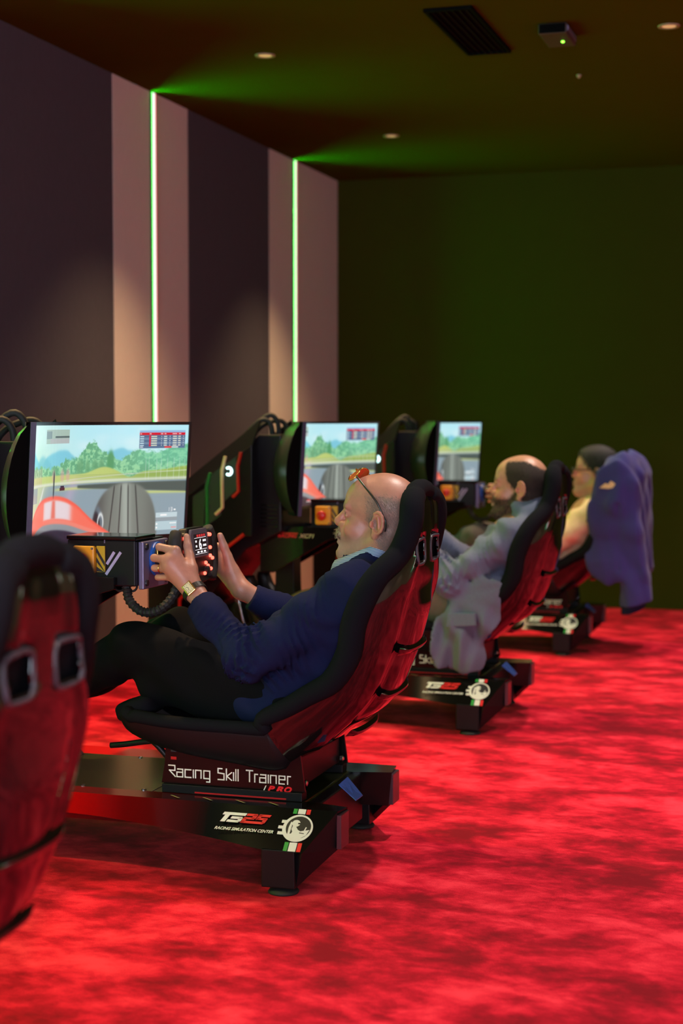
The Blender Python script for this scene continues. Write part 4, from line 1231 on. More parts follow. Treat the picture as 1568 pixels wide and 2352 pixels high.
def head_field(F, H, ears=True, nose=1.):
    E = lambda c, r, kk=.02, mode='u': F.ell(H(*c), np.array((r[0], r[2], r[1])) * H.k, kk, mode, H.B)
    Cn = lambda a, b, ra, rb, kk=.015, mode='u': F.cone(H(*a), H(*b), ra * H.k, rb * H.k, kk, mode)
    E((.0, .05), (.100, .088, .082)); E((-.03, .035), (.068, .075, .078))
    E((.045, .058), (.066, .064, .068)); E((.055, -.02), (.056, .075, .058))
    for w in (-1, 1):
        Cn((.0, -.045, w * .06), (.098, -.09, w * .018), .028, .027, .02)
        E((.070, -.024, w * .044), (.032, .03, .024), .016)
        Cn((.104, .041, w * .012), (.091, .044, w * .051), .0115, .010, .014)
        E((.109, .024, w * .035), (.015, .013, .018), .010, 's')
        E((.087, .0235, w * .034), (.0165, .0155, .018), .004)
        E((.1045, .0222, w * .035), (.006, .0042, .013), .0015, 's')
        Cn((.1055, .0165, w * .023), (.097, .0145, w * .048), .0032, .003, .004)      # lower lid
        Cn((.1085, .0300, w * .024), (.097, .0290, w * .05), .0042, .0036, .004)      # upper lid
        E((.113, -.012, w * .0145), (.014, .0105, .0115), .006)
        E((.118, -.0185, w * .008), (.005, .004, .004), .003, 's')                    # nostril
        Cn((.115, -.020, w * .022), (.098, -.058, w * .036), .003, .003, .014, 's')   # nasolabial fold
    E((.108, -.092), (.027, .026, .031), .02); E((.094, -.046), (.034, .036, .038), .02)
    Cn((.08, -.098), (.01, -.105), .028, .038, .03)
    Cn((.104, .033), (.1275 * nose, -.001), .0090, .0140, .010)
    Cn((.1275 * nose, -.005), (.118, -.018), .0125, .007, .008)
    Cn((.1265, -.0465, -.018), (.1265, -.0465, .018), .0065, .0065, .005); Cn((.124, -.062, -.016), (.124, -.062, .016), .0075, .0075, .006)
    Cn((.1345, -.054, -.022), (.1345, -.054, .022), .0035, .0035, .003, 's')
    Cn((.131, -.0750, -.015), (.131, -.0750, .015), .0055, .0055, .01, 's')
    if ears:
        for w in (-1, 1):
            E((-.006, .0, w * .088), (.0185, .032, .0065), .004)
            for a in range(9):                      # helix rim
                t0, t1 = -1.5 + a * .5, -1.5 + (a + 1) * .5
                p = lambda t: (-.007 - .0175 * math.sin(t + .9), .003 + .0295 * math.cos(t + .9), w * (.093 + .006 * math.sin(t + .9)))
                Cn(p(t0), p(t1), .0045, .0045, .003)
            E((-.001, .0, w * .1), (.0115, .0195, .0125), .004, 's')
            Cn((-.009, .018, w * .094), (-.012, -.012, w * .094), .0035, .004, .005)      # antihelix
            E((.012, -.002, w * .09), (.005, .009, .007), .005)                           # tragus
            E((.002, -.031, w * .089), (.0105, .011, .006), .006)                         # lobe
    return F

def hand_field(F, wrist, mcp, pip, tip, thumb, r=.0105, palm_n=None):
    wrist = np.array(wrist, float)
    for q in range(4):
        a, b, c = np.array(mcp[q]), np.array(pip[q]), np.array(tip[q])
        rr = r * (1.05, 1.08, 1.0, .88)[q]
        F.cone(wrist * .72 + a * .28, a, .017, rr * 1.22, .014)
        F.cone(a, b, rr * 1.15, rr, .0035); F.cone(b, b * .45 + c * .55, rr * 1.02, rr * .93, .003); F.cone(b * .45 + c * .55, c, rr * .93, rr * .8, .003)
        F.ell(a, (rr * 1.3,) * 3, .006)
    F.cone(np.mean(mcp, 0), wrist, .026, .027, .018)
    t = [np.array(p, float) for p in thumb]
    F.cone(wrist * .7 + t[0] * .3, t[0], .02, .021, .015); F.cone(t[0], t[1], .0205, .0145, .008); F.cone(t[1], t[2], .0135, .0125, .004); F.cone(t[2], t[3], .0125, .0095, .004)
    return F

def folds(F, amp, terms, band=.03):
    X, Y, Z = F.full()
    D = 0
    for (kx, ky, kz, ph, a) in terms:
        D = D + a * np.sin(kx * X + ky * Y + kz * Z + ph + 1.3 * np.sin(9 * X + 7 * Z + ph) + .9 * np.sin(11 * Y - 6 * Z))
    m = np.abs(F.F) < band
    F.F += np.where(m, amp * D, 0).astype(np.float32)
    return F

def sleeve_folds(F, a, b, c, amp, r=.13):
    """creases wound round a sleeve: bunched at the elbow, looser towards shoulder and cuff"""
    for (p, q, w0, w1, lam, twist) in ((a, b, .25, 1.0, .055, 1.2), (c, b, .1, 1.0, .046, -1.0)):
        p, q = np.array(p), np.array(q); d = q - p; Ln = np.linalg.norm(d); d = d / Ln
        B = F.blk(np.minimum(p, q) - r, np.maximum(p, q) + r)
        if B is None: continue
        sl, (X, Y, Z) = B
        t = (X - p[0]) * d[0] + (Y - p[1]) * d[1] + (Z - p[2]) * d[2]
        e1 = np.cross(d, (0, 1, 0)); e1 /= np.linalg.norm(e1); e2 = np.cross(d, e1)
        x1 = (X - p[0]) * e1[0] + (Y - p[1]) * e1[1] + (Z - p[2]) * e1[2]; x2 = (X - p[0]) * e2[0] + (Y - p[1]) * e2[1] + (Z - p[2]) * e2[2]
        ph = np.arctan2(x2, x1); rad = np.sqrt(x1 ** 2 + x2 ** 2)
        tt = np.clip(t / Ln, 0, 1.15)
        wgt = (w0 + (w1 - w0) * tt ** 2) * np.clip(1.2 - np.abs(tt - .55), 0, 1) * np.clip((r - rad) / .03, 0, 1) * (t > -.05) * (t < Ln + .05)
        s = np.sin(2 * np.pi * t / lam + twist * ph + 1.6 * np.sin(1.7 * ph + 22 * t) + .7 * np.sin(3 * ph))
        ridge = 1 - np.abs(s) ** .8 * 2
        F.F[sl] += (amp * wgt * ridge * (.55 + .45 * np.sin(2.3 * ph + 31 * t))).astype(np.float32)
    return F

def skin_colour(H, base, red=(1.18, .72, .66), brow=(.10, .06, .04), stub=None, hair=None):
    base = np.array(base)
    def fn(V):
        f, u, w = H.local(V)
        g = lambda a, b, c, ra, rb, rc: np.exp(-((f - a) / ra) ** 2 - ((u - b) / rb) ** 2 - ((np.abs(w) - c) / rc) ** 2)
        C = np.tile(base, (len(V), 1))
        red_ = np.clip(.85 * g(.13, -.003, 0, .03, .022, .02) + .55 * g(.09, -.015, .045, .035, .025, .03) + .8 * g(-.006, 0, .095, .03, .04, .02) + .35 * g(.03, -.07, .06, .05, .04, .05), 0, 1)[:, None]
        C = C * (1 - red_) + C * np.array(red) * red_
        lip = np.clip(g(.129, -.054, 0, .012, .014, .02), 0, 1)[:, None] * .6
        C = C * (1 - lip) + np.array((.34, .1, .085)) * lip
        br = np.clip(1.3 * g(.105, .048, .03, .02, .006, .022), 0, 1)[:, None]
        br = br * (.5 + .5 * np.sin(V[:, 0:1] * 900 + V[:, 2:3] * 700) ** 2)
        C = C * (1 - br) + np.array(brow) * br
        if stub is not None:
            st = np.clip((-.03 - u) / .02, 0, 1) * np.clip((f - .02) / .03, 0, 1) * np.clip((u + .125) / .03, 0, 1)
            st = (st * .35)[:, None]
            C = C * (1 - st) + np.array(stub) * st
        for mk, hc, ha in (hair or ()):
            q = (np.clip(-mk(f, u, np.abs(w)) / .012 + .35, 0, 1) * ha)[:, None] * (np.abs(w) < .0905)[:, None]
            C = C * (1 - q) + np.array(hc) * q
        return C
    return fn

def strands(name, FH, H, mask, n, length, width, flow, m, parent, loc, lift=.25, seed=1, soft=.01, thick=0.):
    """short hairs rooted on the head wherever mask < 0, thinning out across the edge"""
    rng = np.random.default_rng(seed)
    V, Q = FH.mesh()
    c = V[Q].mean(1); nn = np.cross(V[Q[:, 2]] - V[Q[:, 0]], V[Q[:, 3]] - V[Q[:, 1]]); nn /= np.linalg.norm(nn, axis=1)[:, None] + 1e-9
    if np.mean(np.sum(nn * (c - H.O), 1)) < 0: nn = -nn
    f, u, w = H.local(c)
    mk = mask(f, u, np.abs(w))
    pr = np.clip(.5 - mk / (2 * soft), 0, 1) * (np.abs(w) < .0915)
    idx = rng.choice(len(c), n, p=pr / pr.sum())
    a_, b_ = rng.random((n, 1)), rng.random((n, 1)); q = V[Q[idx]]
    P = q[:, 0] + (q[:, 1] - q[:, 0]) * a_ + (q[:, 3] - q[:, 0]) * b_
    N = nn[idx]; fu = np.stack(flow(f[idx], u[idx], w[idx]), 1)
    D = fu @ H.B.T; D = D - N * np.sum(D * N, 1)[:, None]; D /= np.linalg.norm(D, axis=1)[:, None] + 1e-9
    S = np.cross(N, D)
    D = D + S * rng.normal(0, .35, (n, 1)) + N * (lift * (.6 + .8 * rng.random((n, 1)))); D /= np.linalg.norm(D, axis=1)[:, None]
    Ln = length * (.6 + .7 * rng.random((n, 1)))
    P = P + N * (thick * rng.random((n, 1)) - .0004)
    S = S * width * .5
    mid = P + D * Ln * .55 + N * .0004; tip = P + D * Ln - N * Ln * lift * .25
    vv = np.stack([P - S, P + S, mid + S * .8, mid - S * .8, tip], 1).reshape(-1, 3) - np.array(loc)
    k = np.arange(n)[:, None] * 5
    me = bpy.data.meshes.new(name)
    faces = [x for j in range(n) for x in ((5 * j, 5 * j + 1, 5 * j + 2, 5 * j + 3), (5 * j + 3, 5 * j + 2, 5 * j + 4))]
    me.from_pydata(vv.tolist(), [], faces); me.materials.append(m)
    o = bpy.data.objects.new(name, me); COL.objects.link(o); o.parent = parent; o['kind'] = 'stuff'
    return o

def eyes(H, parent, loc):
    for w in (-1, 1):
        c = H(.0868, .0225, w * .0345)
        ax = H.B[:, 0]
        prof = [(.0001, .0163), (.004, .0158), (.0085, .0139), (.0125, .0104), (.0155, .005), (.0163, 0)]
        MB().lathe([(r * H.k, h * H.k) for r, h in prof[::-1]], c, ax, 18).build('eye', M_EYEW, parent, smooth=True, off=loc)
        MB().lathe([(.0066 * H.k, .0150 * H.k), (.005 * H.k, .0164 * H.k), (.001, .0168 * H.k)], c, ax, 14).build('iris', M_IRIS, parent, smooth=True, off=loc)

def hair_obj(name, H, lo, hi, h, mask, m, parent, loc, off=.003, grow=None, feather=.006):
    """a skin-tight layer over the head, kept where mask(f, u, w) < 0"""
    F = Field(lo, hi, h); head_field(F, H, ears=False)
    X, Y, Z = np.meshgrid(*F.ax, indexing='ij')
    V = np.stack([X.ravel(), Y.ravel(), Z.ravel()], 1)
    f, u, w = H.local(V)
    nz = (np.sin(V[:, 0] * 310 + 2 * np.sin(V[:, 2] * 200)) * np.sin(V[:, 2] * 270 + V[:, 1] * 190)).astype(np.float32)
    mk = mask(f, u, np.abs(w)) + feather * nz
    o = off if grow is None else grow(f, u, np.abs(w))
    D = F.F.ravel() - o + .0012 * nz
    F.F = np.maximum(D, mk * .6).reshape(F.F.shape).astype(np.float32)
    return nets_obj(name, F, m, parent, loc, 1)

# ------------------------------------------------------------------ the man in the navy jacket (rig 1)
def man_navy():
    Yc = RIG_Y[1]
    L = lambda x, y, z: np.array((x, Yc + y, z))
    loc = (-1.45, Yc, .36)
    H = Head(L(-1.212, .0, .966), pitch=.03)
    F = Field(L(-1.93, -.36, .34), L(-1.02, .36, 1.13), .0038)
    FH = Field(L(-1.40, -.125, .82), L(-1.09, .125, 1.13), .0022)
    head_field(FH, H, nose=1.02)
    for q in (F, FH):
        q.cone(L(-1.195, 0, .92), L(-1.205, 0, .80), .068, .078, .03); q.cone(L(-1.25, 0, .885), L(-1.26, 0, .80), .055, .058, .03)
    F.cut(L(-1.21, 0, .855), (0, 0, 1), .2)
    # hidden trunk and limbs under the clothes
    F.cone(L(-1.25, -.1, .74), L(-1.25, .1, .74), .11, .11, .05); F.cone(L(-1.27, 0, .72), L(-1.4, 0, .5), .13, .13, .05)
    for s in (-1, 1):
        F.cone(L(-1.22, s * .14, .79), L(-1.235, s * .2, .78), .06, .055, .03)
    shL, elL, wrL = L(-1.25, -.18, .785), L(-1.525, -.255, .598), L(-1.722, -.158, .772)
    shR, elR, wrR = L(-1.25, .18, .785), L(-1.50, .255, .62), L(-1.70, .158, .745)
    for a, b, c in ((shL, elL, wrL), (shR, elR, wrR)):
        F.cone(a, b, .046, .033, .015); F.cone(b, c, .033, .028, .012)
    for s in (-1, 1):
        F.cone(L(-1.43, s * .1, .47), L(-1.88, s * .11, .6), .075, .05, .03)
    hand_field(F, wrL, [L(-1.775, -.163, .884), L(-1.789, -.172, .860), L(-1.792, -.171, .834), L(-1.785, -.163, .809)],
               [L(-1.829, -.152, .893), L(-1.842, -.159, .862), L(-1.842, -.156, .833), L(-1.835, -.149, .806)],
               [L(-1.826, -.098, .885), L(-1.832, -.103, .856), L(-1.83, -.102, .829), L(-1.824, -.102, .804)],
               [L(-1.738, -.145, .832), L(-1.748, -.128, .868), L(-1.757, -.118, .895), L(-1.764, -.108, .921)])
    hand_field(F, wrR, [L(-1.775, .176, .868), L(-1.782, .181, .843), L(-1.782, .181, .818), L(-1.775, .176, .795)],
               [L(-1.826, .163, .88), L(-1.836, .167, .853), L(-1.836, .165, .826), L(-1.828, .158, .8)],
               [L(-1.826, .108, .876), L(-1.832, .112, .85), L(-1.83, .111, .823), L(-1.824, .11, .798)],
               [L(-1.727, .153, .80), L(-1.738, .146, .845), L(-1.748, .141, .875), L(-1.757, .134, .908)])
    hm = lambda f, u, w: np.maximum.reduce([f - .030 + np.maximum(0, -u) * .3, u - (.074 - .25 * np.maximum(0, -f - .03)), -(u + .075) + np.maximum(0, f + .02) * 1.6])
    body = nets_obj('person', [FH, F], M_SKIN, None, loc, 1, skin_colour(H, (.47, .215, .145), stub=(.30, .22, .18), hair=[(hm, (.25, .17, .13), .6)]))
    tag(body, 'balding man in a navy jacket gripping the steering wheel, sunglasses pushed up', 'person', 'people driving the simulators')
    eyes(H, body, loc)
    strands('hair', FH, H, hm, 9000, .011, .0009, lambda f, u, w: (-.6 - 0 * f, 0 * w, -.8 + 0 * u), M_HGREY, body, loc, .22, 1, .012)
    # moustache
    Fm = Field(H(.15, -.07, -.05) - .02, H(.10, -.01, .05) + .02, .002)
    for s in (-1, 1):
        Fm.cone(H(.126, -.029, 0), H(.124, -.040, s * .02), .0085, .0085, .006); Fm.cone(H(.124, -.040, s * .02), H(.110, -.054, s * .036), .008, .004, .005)
        Fm.cone(H(.132, -.036, 0), H(.129, -.044, s * .016), .006, .005, .006)
    mo = nets_obj('moustache', folds(Fm, .0012, [(500, 300, 420, 0, 1), (300, 700, 100, 1, .7)]), M_MOUST, body, loc, 0)
    strands('moustache_hairs', Fm, H, lambda f, u, w: -1 - 0 * f, 1500, .011, .0009, lambda f, u, w: (.25 + 0 * f, .9 * np.sign(w), -.8 + 0 * u), M_MOUST, mo, loc, .3, 5)
    # jacket
    J = Field(L(-1.80, -.37, .36), L(-1.05, .37, .95), .0055)
    J.cone(L(-1.24, -.11, .76), L(-1.24, .11, .76), .095, .095, .05); J.cone(L(-1.30, -.1, .69), L(-1.30, .1, .69), .135, .135, .06)
    J.cone(L(-1.365, -.07, .58), L(-1.365, .07, .58), .155, .155, .06); J.ell(L(-1.44, 0, .60), (.13, .17, .13), .06); J.cone(L(-1.45, -.08, .49), L(-1.45, .08, .49), .13, .13, .06)
    J.cone(L(-1.53, -.12, .475), L(-1.55, .12, .475), .085, .085, .05)
    J.cone(L(-1.222, 0, .82), L(-1.24, 0, .855), .105, .092, .03)
    for a, b, c in ((shL, elL, wrL), (shR, elR, wrR)):
        J.cone(a * .93 + L(-1.24, 0, .78) * .07, a, .076, .073, .04)
        J.cone(a, b, .072, .062, .03); J.cone(b, c, .062, .044, .022)
    # broad folds, then finer ones round the elbow and waist
    folds(J, .0055, [(22, 30, 34, 0, 1), (-34, 18, 26, 1.2, .8), (14, -26, 60, 2.2, .6)], .05)
    folds(J, .0014, [(70, 20, 40, .4, 1), (30, -60, 75, 1, .7)], .05)
    sleeve_folds(J, shL, elL, wrL, -.0115); sleeve_folds(J, shR, elR, wrR, -.0115)
    for w, e in ((wrL, elL), (wrR, elR)):
        J.cut(w + (e - w) * .15, w - e, .115)
    # neck opening
    J.cone(L(-1.235, 0, .83), L(-1.252, 0, .95), .074, .098, .006, 's')
    nets_obj('jacket', J, M_NAVY, body, loc, 1)
    # shirt collar
    col = MB(); n = 40
    def ring(i, j):
        a = 2 * math.pi * i / n
        c, s_ = math.cos(a), math.sin(a)
        ex = [(.098, -.016), (.1, .0), (.095, .016), (.088, .028), (.083, .026)][j]
        front = max(0, -c) ** 2
        return (-1.252 + (ex[0] + .014 * front) * c, Yc + (ex[0] - .004) * s_, .866 + ex[1] + .115 * (c * .1) + .026 * c * .9 + (-.003 * front))
    col.grid(ring, n, 5, closeu=True)
    co = col.build('shirt_collar', M_STRIPE, body, smooth=True, off=loc)
    sd = co.modifiers.new('thickness', 'SOLIDIFY'); sd.thickness = .0025
    tag(co, 'blue and white striped shirt collar')
    # trousers and shoes
    T = Field(L(-2.56, -.27, .26), L(-1.32, .27, .72), .0075)
    T.cone(L(-1.42, -.1, .46), L(-1.42, .1, .46), .11, .11, .04)
    for s, kx, kz in ((-1, -1.915, .598), (1, -1.89, .605)):
        T.cone(L(-1.45, s * .1, .465), L(kx, s * .125, kz), .098, .074, .03); T.cone(L(kx, s * .125, kz), L(-2.34, s * .09, .385), .074, .05, .03)
        T.cone(L(-1.6, s * .1, .46), L(-1.85, s * .12, .50), .08, .06, .04)
    folds(T, .004, [(26, 18, 40, 0, 1), (50, -20, 24, 1, .7)], .04)
    nets_obj('trousers', T, M_TROU, body, loc, 1)
    for s in (-1, 1):
        S = Field(L(-2.60, s * .09 - .08, .28), L(-2.28, s * .09 + .08, .58), .006)
        S.cone(L(-2.36, s * .09, .355), L(-2.40, s * .09, .48), .042, .045, .02); S.cone(L(-2.40, s * .09, .47), L(-2.425, s * .095, .56), .04, .032, .02)
        nets_obj('shoe', S, M_SHOE, body, loc, 1)
    # sunglasses on the head
    e = empty('sunglasses', tuple(H(.05, .14)))
    tag(e, 'gold rimmed amber sunglasses pushed up on the bald head', 'sunglasses')
    eo = tuple(H(.05, .14))
    M_LENS = mat('amber_lens', (.55, .12, .03), .1, noise=.1, spec=.7); M_TEMPLE = mat('dark_temple', (.02, .016, .012), .3, noise=.2)
    for s in (-1, 1):
        def lp(a, rr, dn=0.):
            c, q = math.cos(a), math.sin(a)
            sx = s * (.033 + .026 * rr * math.copysign(abs(c) ** .8, c)); v = .020 * rr * math.copysign(abs(q) ** .8, q)
            # lens plane leans back over the brow
            return H(.083 - v * .78 - .6 * max(0, abs(sx) - .02) ** 1.0 * .35 + dn, .1385 + v * .62 + dn * .7 - .5 * sx * sx / .06 * .6, sx)
        N_ = 28
        MB().tube([lp(2 * math.pi * i / N_, 1) for i in range(N_)], .0022, 6, closed=True).build('rim', M_GOLD, e, smooth=True, off=eo)
        ln = MB(); ln.add([lp(2 * math.pi * i / N_, .97) for i in range(N_)] + [lp(2 * math.pi * i / N_, .97, .0012) for i in range(N_)], [tuple(range(N_)), tuple(range(2 * N_ - 1, N_ - 1, -1))] + [((i + 1) % N_, i, i + N_, (i + 1) % N_ + N_) for i in range(N_)])
        ln.build('lens', M_LENS, e, smooth=False, off=eo)
        tp = sm([tuple(H(.066, .128, s * .062)), tuple(H(.035, .100, s * .081)), tuple(H(.0, .062, s * .0875)), tuple(H(-.016, .034, s * .0885)), tuple(H(-.03, .004, s * .0885)), tuple(H(-.028, -.02, s * .086))], 24)
        MB().tube(tp, [.0028] * 12 + [.0022] * 12, 6).build('temple_arm', M_TEMPLE, e, smooth=True, off=eo)
    MB().tube([tuple(H(.083, .142, -.009)), tuple(H(.086, .146, 0)), tuple(H(.083, .142, .009))], .002, 6).build('bridge', M_GOLD, e, off=eo)
    # wrist watch and ring
    ax = (wrL - elL) / np.linalg.norm(wrL - elL); wc = wrL + ax * -.006
    e = empty('wristwatch', tuple(wc)); tag(e, 'rectangular gold wristwatch with black strap on the left wrist', 'wristwatch')
    u = np.cross(ax, (0, 0, 1)); u /= np.linalg.norm(u); v = np.cross(u, ax)
    if u[1] > 0: u, v = -u, -v
    st = MB(); n = 28
    st.grid(lambda i, j: tuple(wc + ax * (-.009 + .018 * (j in (1, 2))) + (u * math.cos(2 * math.pi * i / n) + v * math.sin(2 * math.pi * i / n)) * (.0335 + .002 * (j in (2, 3)))), n, 5, closeu=True)
    st.build('strap', M_SHOE, e, smooth=False, off=tuple(wc))
    up = v if v[2] > 0 else -v
    dn = (u * .86 + up * .5); dn /= np.linalg.norm(dn); sd_ = np.cross(dn, ax)
    def cas(hx, hy, h0, h1):
        mb = MB(); P = lambda a, b, h: tuple(wc + ax * a + sd_ * b + dn * h)
        mb.add([P(-hx, -hy, h0), P(hx, -hy, h0), P(hx, hy, h0), P(-hx, hy, h0), P(-hx, -hy, h1), P(hx, -hy, h1), P(hx, hy, h1), P(-hx, hy, h1)], [(3, 2, 1, 0), (4, 5, 6, 7), (0, 1, 5, 4), (1, 2, 6, 5), (2, 3, 7, 6), (3, 0, 4, 7)])
        return mb
    cas(.0185, .0145, .034, .0415).build('case', M_GOLD, e, bevel=.002, off=tuple(wc))
    cas(.0145, .011, .0416, .0422).build('dial', mat('cream_dial', (.75, .68, .42), .4, noise=.08), e, off=tuple(wc))
    hn = MB(); FRw = (wc + dn * .0424, ax, sd_, dn)
    stroke(hn, [(0, 0), (.006, .004)], .0012, FRw, .0003); stroke(hn, [(0, 0), (-.008, .003)], .001, FRw, .0003)
    for q in range(12):
        a = q * math.pi / 6; hn_ = (math.cos(a), math.sin(a)); m_ = min(.0125 / max(abs(hn_[0]), 1e-6), .0092 / max(abs(hn_[1]), 1e-6))
        stroke(hn, [(hn_[0] * m_ * .8, hn_[1] * m_ * .8), (hn_[0] * m_, hn_[1] * m_)], .001, FRw, .0003)
    hn.build('hands', M_BLACKP, e, off=tuple(wc))
    a, b = L(-1.792, -.171, .834), L(-1.842, -.156, .833); c = a * .45 + b * .55; d = (b - a) / np.linalg.norm(b - a)
    u = np.cross(d, (0, 0, 1)); u /= np.linalg.norm(u); v = np.cross(d, u)
    rg = MB().tube([tuple(c + (u * math.cos(2 * math.pi * i / 24) + v * math.sin(2 * math.pi * i / 24)) * .0122) for i in range(24)], .0022, 6, closed=True).build('ring', M_GOLD, None, smooth=True, off=tuple(c))
    rg.location = tuple(c); tag(rg, 'plain gold ring on the left hand gripping the wheel', 'ring')
    return body
man_navy()

# ------------------------------------------------------------------ the man in the grey blazer (rig 2)
def man_blazer():
    Yc = RIG_Y[2]
    L = lambda x, y, z: np.array((x, Yc + y, z))
    loc = (-1.45, Yc, .36)
    H = Head(L(-1.245, .0, .966), pitch=-.03, k=1.02)
    F = Field(L(-1.93, -.36, .34), L(-1.06, .36, 1.14), .0058)
    FH = Field(L(-1.43, -.13, .80), L(-1.11, .13, 1.14), .003)
    head_field(FH, H)
    for q in (F, FH):
        q.cone(L(-1.225, 0, .92), L(-1.225, 0, .80), .07, .08, .03); q.cone(L(-1.275, 0, .88), L(-1.27, 0, .80), .052, .058, .03)
    F.cut(L(-1.24, 0, .86), (0, 0, 1), .2)
    F.cone(L(-1.26, -.1, .74), L(-1.26, .1, .74), .11, .11, .05); F.cone(L(-1.27, 0, .72), L(-1.4, 0, .5), .13, .13, .05)
    shL, elL, wrL = L(-1.255, -.18, .775), L(-1.48, -.265, .60), L(-1.725, -.158, .765)
    shR, elR, wrR = L(-1.255, .18, .775), L(-1.50, .262, .62), L(-1.72, .158, .765)
    for a, b, c in ((shL, elL, wrL), (shR, elR, wrR)):
        F.cone(L(-1.24, 0, .77), a, .06, .05, .03); F.cone(a, b, .046, .033, .015); F.cone(b, c, .033, .028, .012)
    for s in (-1, 1):
        F.cone(L(-1.43, s * .1, .47), L(-1.88, s * .11, .6), .075, .05, .03)
        hand_field(F, wrL if s < 0 else wrR, [L(-1.775, s * .165, .884), L(-1.786, s * .172, .860), L(-1.788, s * .171, .834), L(-1.78, s * .163, .809)],
                   [L(-1.829, s * .154, .893), L(-1.842, s * .159, .862), L(-1.842, s * .156, .833), L(-1.835, s * .149, .806)],
                   [L(-1.826, s * .1, .885), L(-1.832, s * .103, .856), L(-1.83, s * .102, .829), L(-1.824, s * .102, .804)],
                   [L(-1.735, s * .147, .832), L(-1.745, s * .135, .868), L(-1.755, s * .128, .895), L(-1.762, s * .12, .921)])
    hm = lambda f, u, w: np.maximum.reduce([f - .055 + np.maximum(0, .05 - u) * .45, u - (.112 - .5 * np.maximum(0, -f - .02) + 0 * w), -(u + .06) + np.maximum(0, f + .02) * 1.4, .048 - w + np.where(u < .085, -.2, 0), .022 - np.hypot((f + .004) / .85, u / 1.25)])
    bm = lambda f, u, w: np.maximum.reduce([u + .035 - np.maximum(0, .05 - f) * .9 - .01 * np.exp(-((f - .125) / .02) ** 2), -(u + .125), .010 - f, .016 - np.hypot((f - .13) / .9, (u + .055) / .55)])
    body = nets_obj('person', [FH, F], M_SKIN, None, loc, 1, skin_colour(H, (.56, .27, .16), brow=(.02, .012, .008), hair=[(hm, (.05, .025, .012), .9), (bm, (.07, .035, .02), .75)]))
    tag(body, 'bearded man with thinning brown hair in a grey blue blazer', 'person', 'people driving the simulators')
    eyes(H, body, loc)
    hl = hair_obj('hair', H, L(-1.40, -.12, .83), L(-1.1, .12, 1.14), .004, hm, M_HBROWN, body, loc, .0025, feather=.004)
    strands('hair_strands', FH, H, hm, 7000, .014, .0014, lambda f, u, w: (-.5 - 0 * f, 0 * w, -.8 + 0 * u), M_HBROWN, hl, loc, .2, 2, .008, .002)
    strands('beard', FH, H, bm, 5000, .009, .0012, lambda f, u, w: (.3 + 0 * f, 0 * w, -.9 + 0 * u), M_HBROWN, body, loc, .35, 3, .01)
    J = Field(L(-1.80, -.40, .19), L(-1.05, .37, .96), .0065)
    J.cone(L(-1.235, -.11, .755), L(-1.235, .11, .755), .095, .095, .05); J.cone(L(-1.30, -.1, .69), L(-1.30, .1, .69), .13, .13, .06)
    J.cone(L(-1.36, -.07, .58), L(-1.36, .07, .58), .15, .15, .06); J.cone(L(-1.45, -.08, .49), L(-1.45, .08, .49), .13, .13, .06)
    J.cone(L(-1.215, 0, .82), L(-1.22, 0, .875), .11, .092, .03); J.cone(L(-1.21, -.04, .86), L(-1.21, .04, .86), .075, .075, .04)
    for a, b, c in ((shL, elL, wrL), (shR, elR, wrR)):
        J.cone(a * .93 + L(-1.24, 0, .78) * .07, a, .078, .075, .04)
        J.cone(a, b, .08, .07, .03); J.cone(b, c, .07, .052, .02)
    # skirt of the blazer hanging outside the seat
    def flap(pts, y, t):
        for (a, b, r) in pts:
            J.cone(L(a[0], y, a[1]), L(b[0], y - .01, b[1]), r, r, .018, sy=r / t, wy=lambda X, Z: .020 * np.clip((.52 - Z) / .12, 0, 1) * (np.sin(46 * X + 16 * Z + 1.1 * np.sin(13 * Z)) + .4 * np.sin(95 * X - 20 * Z)))
    flap([((-1.36, .53), (-1.43, .40), .10), ((-1.43, .42), (-1.455, .325), .10), ((-1.47, .41), (-1.47, .33), .09), ((-1.40, .36), (-1.38, .30), .05)], -.295, .014)
    folds(J, .006, [(22, 30, 34, 0, 1), (-34, 18, 26, 1.2, .8), (44, -6, 10, 2.2, .8)], .05)
    folds(J, .0025, [(70, 20, 40, .4, 1), (30, -60, 75, 1, .7)], .05)
    sleeve_folds(J, shL, elL, wrL, -.014, .15); sleeve_folds(J, shR, elR, wrR, -.014, .15)
    J.cone(L(-1.50, -.33, .535), L(-1.22, -.30, .60), .008, .009, .014, 's')
    for w, e in ((wrL, elL), (wrR, elR)):
        J.cut(w + (e - w) * .15, w - e, .125)
    J.cone(L(-1.235, 0, .83), L(-1.262, 0, .96), .074, .099, .006, 's')
    nets_obj('blazer', J, M_BLAZ, body, loc, 1)
    pk = MB().add([(-1.49, Yc - .322, .475), (-1.375, Yc - .33, .48), (-1.37, Yc - .338, .43), (-1.495, Yc - .33, .42), (-1.49, Yc - .302, .475), (-1.375, Yc - .31, .48), (-1.37, Yc - .318, .43), (-1.495, Yc - .31, .42)], [(0, 1, 2, 3), (7, 6, 5, 4), (0, 4, 5, 1), (1, 5, 6, 2), (2, 6, 7, 3), (3, 7, 4, 0)])
    pk.build('pocket_flap', M_BLAZ, body, bevel=.004, off=loc)
    T = Field(L(-2.56, -.27, .26), L(-1.32, .27, .72), .009)
    T.cone(L(-1.42, -.1, .46), L(-1.42, .1, .46), .11, .11, .04)
    for s in (-1, 1):
        T.cone(L(-1.45, s * .1, .465), L(-1.9, s * .125, .58), .098, .072, .03); T.cone(L(-1.9, s * .125, .58), L(-2.34, s * .09, .385), .072, .05, .03)
    nets_obj('trousers', folds(T, .004, [(26, 18, 40, 0, 1), (50, -20, 24, 1, .7)], .04), M_BTROU, body, loc, 1)
